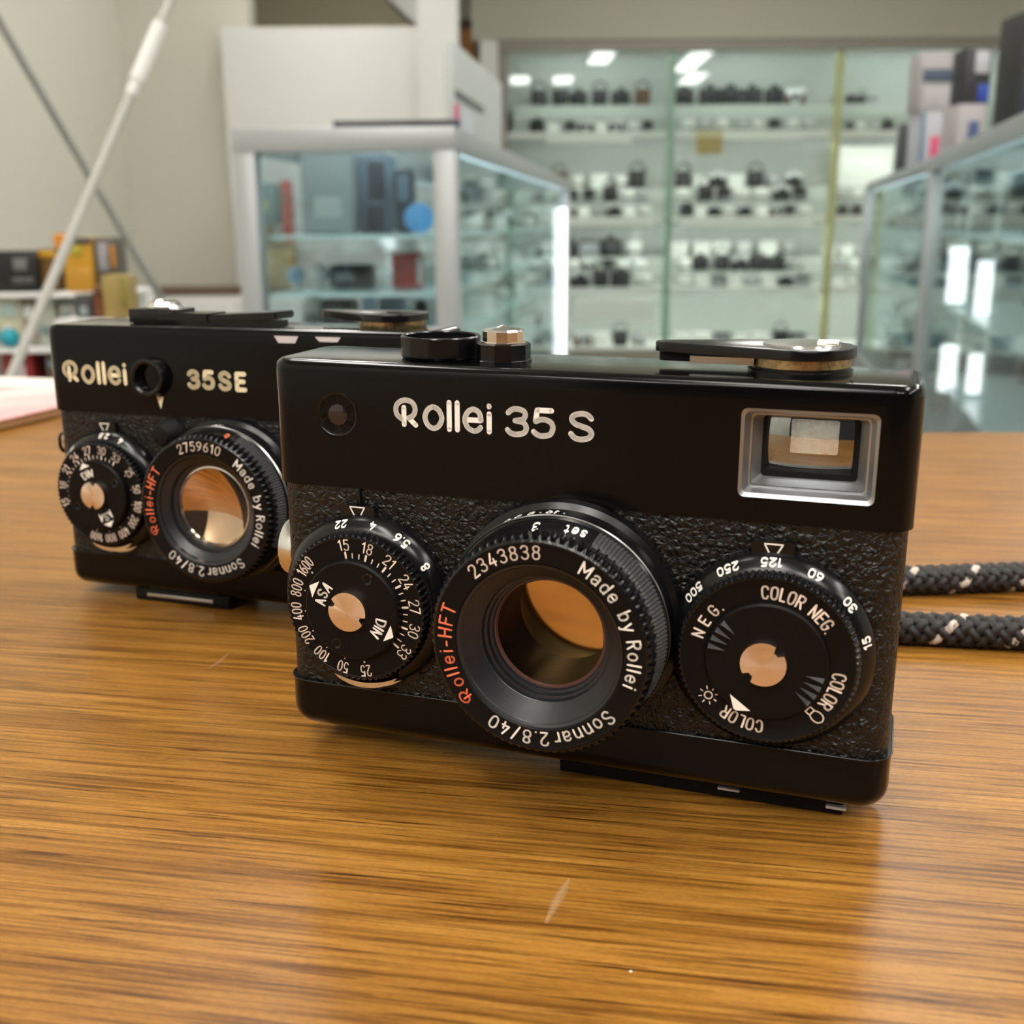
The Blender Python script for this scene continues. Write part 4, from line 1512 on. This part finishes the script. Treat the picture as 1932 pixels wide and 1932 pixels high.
def tube_in(case, mtx, top, bot, r):
    bm = B()
    iv = mtx.inverted()
    tube(bm, [iv @ bot, iv @ top], r, 14)
    link('glow_tube', bm, M['case_glow'], case)


p = ray(1056, 520, 4.86)
tube_in(lc, LM, Vector((p.x, p.y, ray(1056, 392, 4.86).z)), Vector((p.x, p.y, .24)), .026)
for px, y0, y1, h, r in ((1806, 466, 572, 2.92, .024), (1856, 492, 592, 2.70, .018), (1788, 652, 738, 2.92, .022), (1838, 668, 742, 2.70, .017)):  # reflections of lamps, built as glowing bars inside the case
    p = ray(px, (y0 + y1) / 2, h)
    tube_in(rn, RN, Vector((p.x, p.y, ray(px, y0, h).z)), Vector((p.x, p.y, ray(px, y1, h).z)), r)
    if y0 < 600:
        bm = B()
        iv = RN.inverted()
        tube(bm, [iv @ Vector((p.x + .03, p.y + .03, .22)), iv @ Vector((p.x + .03, p.y + .03, .96))], .006, 8)
        link('bar_rod', bm, M['alu'], rn)  # rod added to carry the glowing bars

# goods at the end of the left showcase, seen through its front pane
LI = LM.inverted()


def goods(name, label, cat, px0, px1, ptop, z, depth, mt, h, bev=.004, parts=()):
    """box-like goods standing on a shelf at height z between two sight lines"""
    a, b = ray(px0, 400, h), ray(px1, 400, h)
    zt_ = ray((px0 + px1) / 2, ptop, h).z
    t = thing(name, label, cat, ((a.x + b.x) / 2, h + depth / 2, z + .001), 0)
    w_ = (b.x - a.x) / 2
    hh = zt_ - z - .001
    link('body', boxed(-w_, w_, -depth / 2, depth / 2, 0, hh, bev=bev), mt, t)
    for pn, (u0, u1, v0, v1), pm in parts:
        link(pn, boxed(-w_ + 2 * w_ * u0, -w_ + 2 * w_ * u1, -depth / 2 - .003, -depth / 2 + .001, hh * v0, hh * v1, bev=.001), pm, t)
    return t


TEAL = solid('grey_teal', (.16, .24, .25), .5)
BLUEG = solid('blue_grey', (.13, .20, .28), .5)
NAVY = solid('dark_navy', (.02, .035, .06), .4)
RED = solid('red_card', (.50, .06, .06), .5)
TANC = solid('tan_card', (.42, .32, .14), .6)
LBLUE = solid('light_blue', (.42, .62, .80), .5)
SKY = solid('sky_blue', (.10, .36, .72), .4)
MGREY = solid('mid_grey', (.27, .32, .32), .5)
goods('equipment_box', 'tall plain grey box on upper shelf of the left showcase', 'box', 570, 664, 284, LS[0], .10, MGREY, 2.42, parts=(('label', (.25, .8, .2, .45), solid('pale_grey', (.42, .47, .46))),))
goods('projector', 'dark blue-grey projector with two round openings, upper shelf of left showcase', 'projector', 672, 742, 290, LS[0], .12, BLUEG, 2.52, bev=.012,
      parts=(('reel', (.35, .8, .42, .9), NAVY), ('lens_panel', (.3, .75, .04, .36), NAVY)))
goods('slide_viewer', 'black slide viewer beside the blue disc in left showcase', 'viewer', 744, 780, 318, LS[0], .08, NAVY, 2.45, bev=.008, parts=(('screen', (.2, .8, .5, .9), BLUEG),))
p = ray(790, 415, 2.36)
d_ = thing('blue_disc', 'bright blue round cap standing in the left showcase', 'cap', (p.x, p.y, p.z - .031))
bm = B()
lathe(bm, [(0, -.008), (.022, -.008), (.029, -.004), (.030, .006), (.027, .010), (0, .010)], 0, .0315, 32)
bmesh.ops.recalc_face_normals(bm, faces=bm.faces)
link('cap_body', bm, SKY, d_)
link('cap_rim', boxed(-.012, .012, -.004, .014, 0, .006), LBLUE, d_)
d_.location.z = LS[0] + .001
for i, (px, rr_, mt, lb) in enumerate(((556, .016, LBLUE, 'pale blue glass float left of the white reflection ball'), (600, .019, solid('glossy_white', (.9, .9, .9), .1), 'white ball standing in for a lamp reflection, left showcase'))):  # the white ball stands in for a lamp's bright reflection
    p = ray(px, 485, 2.42)
    t = thing('small_ball', lb, 'ball', (p.x, p.y, LS[1] + .001))
    bm = B()
    bmesh.ops.create_uvsphere(bm, u_segments=24, v_segments=14, radius=rr_ * 1.15)
    bmesh.ops.translate(bm, vec=(0, 0, rr_ * 1.15 + .006), verts=bm.verts)
    link('ball', bm, mt, t)
    link('stand', lathed([(rr_ * .8, 0), (rr_ * .8, .006), (rr_ * .4, .009)], 0, 0, 20, axis='z', cap0=True), WHITE, t)
goods('flash_unit', 'low black flash unit on second shelf of left showcase', 'flash', 615, 698, 500, LS[1], .07, NAVY, 2.40, bev=.006, parts=(('window', (.15, .6, .3, .7), MGREY),))
goods('carton', 'red carton with white end on second shelf of left showcase', 'box', 736, 792, 478, LS[1], .06, RED, 2.40, parts=(('end_label', (.86, 1, .1, .9), WHITE),))
goods('camera_bag', 'blue-grey padded bag on lower shelf of left showcase', 'bag', 706, 760, 556, LS[2], .05, solid('denim', (.17, .26, .35), .8), 2.46, bev=.018, parts=(('pocket', (.15, .85, .1, .5), BLUEG),))
goods('carton', 'pale blue upright carton beside the blue-grey bag', 'box', 676, 702, 560, LS[2], .04, LBLUE, 2.40, parts=(('label', (.2, .8, .2, .4), WHITE),))
goods('shop_camera', 'dark camera with pale top on lower shelf of left showcase', 'camera', 595, 664, 566, LS[2], .06, BLACK, 2.36, bev=.008, parts=(('lens', (.55, .9, .1, .7), DARKG),))
goods('tin', 'white rounded tin on lower shelf of left showcase', 'tin', 556, 600, 562, LS[2], .05, WHITE, 2.44, bev=.012, parts=(('label', (.2, .8, .3, .6), MGREY),))
goods('lens_case', 'black lens case by the right post of left showcase', 'case', 776, 800, 566, LS[2], .05, BLACK, 2.34, bev=.012, parts=(('clasp', (.4, .6, .5, .7), SILVER),))

for l, (z, names) in enumerate(((LS[0], 'top shelf'), (LS[1], 'second shelf'), (LS[2], 'third shelf'), (LS[3], 'lowest shelf'))):
    plan = (['lw', 'cb', 'ls', 'bx', 'cs', 'lw', 'bg', 'lw', 'cb', 'bx'], ['pc', 'lw', 'cs', 'pc', 'bx', 'ls', 'pc', 'lw', 'ck', 'pc'],
            ['bx', 'ls', 'pc', 'lw', 'cb', 'bx', 'pc', 'ls', 'lw', 'bg'], ['pc', 'bx', 'ls', 'bx', 'pc', 'lw', 'bx', 'pc', 'ck', 'bx'])[l]
    row(plan, f'along {names} behind the side pane of left showcase', lambda i, n, z=z: (.33 + random.uniform(-.03, .0), .88 + 1.72 * i / n, z + .001), 'goods in the left showcase', LM, .5, .62 if l != 3 else .8, -.5)
for case, mtx, nm, n0, n1 in ((rn, RN, 'nearer', .75, 1.75), (rf, RF, 'farther', .1, 2.2)):
    for l, (z, names) in enumerate(((.80, 'top shelf'), (.62, 'middle shelf'), (.42, 'lower shelf'), (.221, 'base'))):
        plan = (['cs', 'lw', 'pk', 'cs', 'ls', 'cb', 'lw', 'cb'], ['pc', 'lw', 'ck', 'bx', 'ls', 'bx', 'cb', 'pc'], ['bx', 'lb', 'lw', 'cs', 'pb', 'bx', 'lb', 'ls'], ['bx', 'pb', 'bg', 'bx', 'cw', 'lw', 'pb', 'bx'])[l]
        plan = plan[::-1] if nm == 'farther' else plan
        row([k for k in reversed(plan)], f'on {names} of the {nm} right showcase', lambda i, n, z=z: ((.28 if nm == 'nearer' else .15) + random.uniform(-.02, .04), n1 - (n1 - n0) * i / (n - 1), z + .001), f'goods in the {nm} right showcase', mtx, .5, .92, .6)

# ------------------------------------------------------------------ things standing on the showcases
p0, p1 = ray(634, 206, 2.2), ray(862, 206, 2.2)
t = thing('lighting_bar', 'thin matt black bar lying on top of the left showcase', 'bar', ((p0.x + p1.x) / 2, 2.2, CASE_H + .0005), rad(-4))
w_ = (p1.x - p0.x) / 2
link('bar', boxed(-w_, w_, -.014, .014, 0, .013, bev=.003), BLACK, t)
for s in (-1, 1):
    link('end_cap', boxed(s * w_ - .006, s * w_ + .006, -.0145, .0145, 0, .0135, bev=.003), NAVY, t)

pa, pb = LM @ Vector((.12, 1.56, 0)), LM @ Vector((.12, 2.70, 0))
t = thing('sign_board', 'grey upright board with pink sticker on top of the left showcase', 'sign', (pa.x, pa.y, CASE_H + .001), rad(-7.1))
link('board', boxed(0, .03, 0, 1.14, 0, .375, bev=.003), solid('board_grey', (.50, .52, .50), .6), t)
link('groove', boxed(.0295, .033, .02, .62, .21, .235), solid('dark_groove', (.12, .13, .12)), t)
link('sticker', boxed(.0295, .033, .0, .09, .06, .19), solid('pink_sticker', (.62, .12, .22)), t)
link('notice', boxed(.0295, .033, .10, .36, .01, .19), solid('pale_notice', (.56, .58, .62)), t)

MAUVE = solid('mauve_grey', (.40, .37, .37), .5)
for name, label, cat, x0, x1, yt, z, dep, mt, h, parts in (
        ('carton', 'small dark carton with tan front, lowest left on the right showcase', 'box', 1698, 1722, 232, CASE_H, .10, solid('charcoal', (.06, .065, .07)), 4.25, (('print', (.3, .8, .15, .55), TANC),)),
        ('carton', 'pale carton with pink round sticker on the right showcase', 'box', 1724, 1790, 210, CASE_H, .12, solid('pale_mauve', (.50, .50, .54)), 3.86, (('sticker', (.30, .56, .12, .55), solid('pink_red', (.70, .10, .2))), ('stripe', (.0, .12, 0, 1), BLUEG), ('corner_panel', (.6, .75, .4, 1), MAUVE))),
        ('carton', 'grey carton with dark blue window print on the right showcase', 'box', 1792, 1842, 196, CASE_H, .12, MAUVE, 3.52, (('print', (.4, .8, .3, .7), solid('blue_print', (.06, .09, .2))),)),
        ('carton', 'mauve carton with dark band stacked above the pale sticker carton', 'box', 1716, 1796, 98, None, .11, MAUVE, 3.87, (('band', (.05, .75, .50, .72), solid('navy_band', (.06, .09, .13))), ('lower_print', (.1, .9, .05, .4), solid('pinkish_grey', (.46, .43, .44))))),
        ('carton', 'tall black carton with white and blue panels on the right showcase stack', 'box', 1798, 1846, 90, None, .11, solid('near_black', (.03, .03, .035)), 3.53, (('white_panel', (.35, .9, .55, .95), solid('grey_white', (.45, .45, .48))), ('blue_panel', (.55, .95, .05, .35), solid('royal_blue', (.02, .06, .35))))),
        ('speaker', 'black loudspeaker at the right edge on the nearer right showcase', 'speaker', 1900, 1990, 18, CASE_H, .14, BLACK, 2.75, (('grille', (.08, .92, .05, .6), NAVY), ('cone', (.2, .8, .68, .95), MGREY)))):
    if z is None:
        base_ = [o for o in COL.objects if o.get('label', '').startswith('pale carton with pink' if x0 == 1716 else 'grey carton with dark blue')][0]
        b0 = base_.children[0]
        z = base_.location.z + max(v.co.z for v in b0.data.vertices) - .0005
    goods(name, label, cat, x0, x1, yt, z, dep, mt, h, parts=parts)

# ------------------------------------------------------------------ left side: low cabinet, rods, film rack
p0 = ray(268, 547, 4.95)
t = thing('low_cabinet', 'low white cabinet with brown top against the far cream wall', 'cabinet', (p0.x, 4.95, 0))
link('body', boxed(0, .78, 0, .26, 0, p0.z - .022, bev=.003), M['white'], t)
link('top_board', boxed(-.015, .79, -.01, .262, p0.z - .022, p0.z + .004, bev=.003), M['brown'], t)
for x in (.02, .40):
    link('door', boxed(x, x + .36, -.012, 0, .06, p0.z - .05, bev=.003), M['wall_white'], t)
ZL = p0.z + .0045
tb = goods('carton', 'tan carton at the bottom of the stack on the low white cabinet', 'box', 478, 548, 457, ZL, .10, TANC, 5.0, parts=(('lid', (0, 1, .85, 1), solid('brown_card', (.25, .16, .07))),))
ZT = ZL + .001 + (ray(513, 457, 5.0).z - ZL - .001)
goods('carton', 'small brown carton on top of the tan carton', 'box', 480, 506, 424, ZT, .08, solid('brown_card', (.25, .16, .07)), 5.01, parts=(('label', (.3, .7, .3, .6), TANC),))
ZU = ray(493, 424, 5.01).z
goods('carton', 'grey-teal carton at the top of the stack on the low white cabinet', 'box', 466, 526, 346, ZU, .07, TEAL, 5.01, parts=(('label', (.35, .7, .3, .6), solid('dull_yellow', (.40, .42, .22))),))
goods('book', 'upright red book at the right end of the tan carton', 'book', 533, 548, 340, ZT, .08, RED, 5.01, bev=.002, parts=(('label', (.2, .8, .6, .8), solid('dull_red', (.35, .10, .10))),))


def rod(name, label, cat, pa, pb, r, mt):
    """straight rod through two points, carried on down to the floor"""
    d = (pb - pa).normalized()
    foot = pb + d * ((pb.z - .012) / -d.z)
    top = pa - d * .35
    t = thing(name, label, cat, foot)
    bm = B()
    tube(bm, [Vector((0, 0, 0)), top - foot], r, 14)
    link('rod', bm, mt, t)
    return t, foot, d


pa, pb = ray(322, 0, 1.22), ray(8, 742, 1.05)
t, foot, d = rod('light_stand_pole', 'white telescopic pole leaning across the left of the shop', 'pole', pa, pb, .0050, solid('pole_white', (.43, .425, .385), .5))
pc_ = ray(268, 118, 1.204)
for nm_, q0, q1, r in (('collar', -.045, .02, .0078), ('clamp_tip', .02, .035, .006)):
    bm = B()
    c0 = (pa + (pb - pa) * .172) - foot
    tube(bm, [c0 + d * q0, c0 + d * q1], r, 14)
    link(nm_, bm, M['wall_white'], t)
link('foot', lathed([(.012, -.012), (.013, .0), (.009, .02)], 0, 0, 16, axis='z', cap0=True), M['alu'], t)
pa, pb = ray(-14, 18, 2.3), ray(282, 525, 3.0)
t, foot, d = rod('grey_pole', 'thin grey pole leaning diagonally in front of the cream wall', 'pole', pa, pb, .009, solid('pole_grey', (.44, .445, .40), .5))
link('foot', lathed([(.013, -.012), (.014, .0), (.010, .02)], 0, 0, 16, axis='z', cap0=True), BLACK, t)


def film_rack():
    h = 1.6
    z1, z2, z3 = .745, .668, .600
    x0, x1 = -1.02, ray(232, 540, h).x
    t = thing('film_rack', 'white film rack with small boxes at the left edge', 'rack', (0, 0, 0))
    for z in (z1, z2, z3):
        link('shelf', boxed(x0, x1, h, h + .13, z - .007, z, bev=.001), M['white'], t)
    link('ledge', boxed(ray(112, 590, 1.55).x, x1 + .005, h - .07, h, .706, .713, bev=.001), M['white'], t)
    for x in (x0, x1 - .012):
        link('upright', boxed(x, x + .012, h + .10, h + .13, 0, z1 - .007), M['white'], t)
        link('upright', boxed(x, x + .012, h + .005, h + .03, 0, z1 - .007), M['white'], t)
    link('back_panel', boxed(x0, x1, h + .13, h + .136, .3, z1 - .007), M['wall_white'], t)
    g = 'film boxes on the white rack'
    YEL = solid('amber_yellow', (.52, .27, .012), .5)
    DBR = solid('dark_brown_card', (.13, .065, .006), .5)
    ORG = solid('orange_card', (.62, .22, .01), .5)
    b = [
        ('film_box', 'black box with grey round emblem on the film rack', -30, 60, 474, z1, .05, solid('box_black', (.010, .010, .010)), h + .01, (('emblem', (.50, .78, .52, .82), solid('emblem_grey', (.16, .16, .16))), ('caption', (.44, .9, .2, .36), solid('caption_grey', (.09, .09, .09))))),
        ('film_box', 'dark brown film box right of the black emblem box', 62, 98, 470, z1, .06, DBR, h + .02, (('stripe', (.0, 1, .80, .96), YEL),)),
        ('film_box', 'orange film box at the back behind the white pole', 95, 122, 441, z1, .04, ORG, h + .085, (('stripe', (.1, .9, .4, .6), YEL),)),
        ('film_box', 'amber yellow film box with dark top on the film rack', 112, 166, 448, z1, .05, YEL, h + .01, (('dark_top', (.15, 1, .88, 1), solid('grey_black', (.07, .07, .065))), ('panel', (0, 1, .0, .45), solid('amber', (.48, .24, .02))), ('green_spot', (.3, .65, .68, .86), solid('olive', (.42, .36, .03))))),
        ('film_can', 'dark can with grey label beside the yellow film box', 168, 209, 448, z1, .05, solid('dark_olive', (.10, .085, .06)), h + .015, (('label', (.25, .7, .38, .9), solid('lilac_grey', (.30, .29, .31))), ('side_stripe', (.86, 1, .45, .85), ORG))),
        ('film_box', 'tan carton standing lowest right on the film rack ledge', 178, 226, 520, .713, .045, solid('khaki', (.32, .23, .07)), h - .055, (('stripe', (.75, 1, .3, 1), solid('olive_edge', (.25, .21, .04))),)),
        ('film_box', 'dark red-brown carton left of the tan carton', 160, 177, 540, .713, .045, solid('red_brown', (.17, .05, .015)), h - .05, (('stripe', (.1, .9, .7, .9), BROWN),)),
        ('film_can', 'dark grey film can on the film rack ledge', 124, 157, 556, .713, .035, solid('can_dark', (.05, .05, .05)), h - .05, (('label', (.3, .7, .1, .5), MGREY),)),
        ('film_box', 'cream film box, far left on the middle rack shelf', -30, 16, 562, z2, .06, solid('cream_card', (.60, .58, .42)), h + .02, (('stripe', (.2, .9, .6, .9), solid('pale_teal', (.42, .52, .48))),)),
        ('film_box', 'brownish film box between cream and green ones', 18, 46, 566, z2, .06, solid('taupe', (.34, .29, .22)), h + .03, (('stripe', (.2, .8, .6, .9), WHITE),)),
        ('film_box', 'pale green film box on the middle rack shelf', 48, 84, 560, z2, .06, solid('pale_green', (.46, .50, .42)), h + .03, (('stripe', (.2, .8, .2, .4), TEAL),)),
        ('film_box', 'grey-white film box right on the middle rack shelf', 92, 122, 572, z2, .06, solid('grey_white_b', (.50, .50, .44)), h + .03, (('stripe', (.2, .8, .5, .8), MGREY),)),
        ('film_box', 'red film box with white spot on the lowest rack shelf', -30, 30, 664, z3, .06, solid('deep_red', (.30, .02, .02)), h + .03, (('spot', (.35, .75, .3, .7), solid('pinkish_white', (.6, .5, .5))),)),
        ('film_box', 'dark brown film box on the lowest rack shelf', 56, 92, 662, z3, .06, solid('umber', (.12, .07, .05)), h + .03, (('stripe', (.1, .9, .6, .8), MGREY),)),
    ]
    for name, label, x0_, x1_, yt, z, dep, mt, hh, parts in b:
        o = goods(name, label, 'film', x0_, x1_, yt, z, dep, mt, hh, bev=.002, parts=parts)
    return t


film_rack()
p = ray(-6, 632, 1.57)
o = thing('cyan_ball', 'cyan ball at the left edge in front of film boxes', 'ball', (p.x, 1.625 - .016, .668 + .0005))
bm = B()
bmesh.ops.create_uvsphere(bm, u_segments=24, v_segments=14, radius=.0135)
bmesh.ops.translate(bm, vec=(0, 0, .0135), verts=bm.verts)
link('ball', bm, solid('cyan', (.01, .30, .40), .4), o)
link('stopper', lathed([(.004, .026), (.004, .030), (0, .031)], 0, 0, 14, axis='z'), WHITE, o)
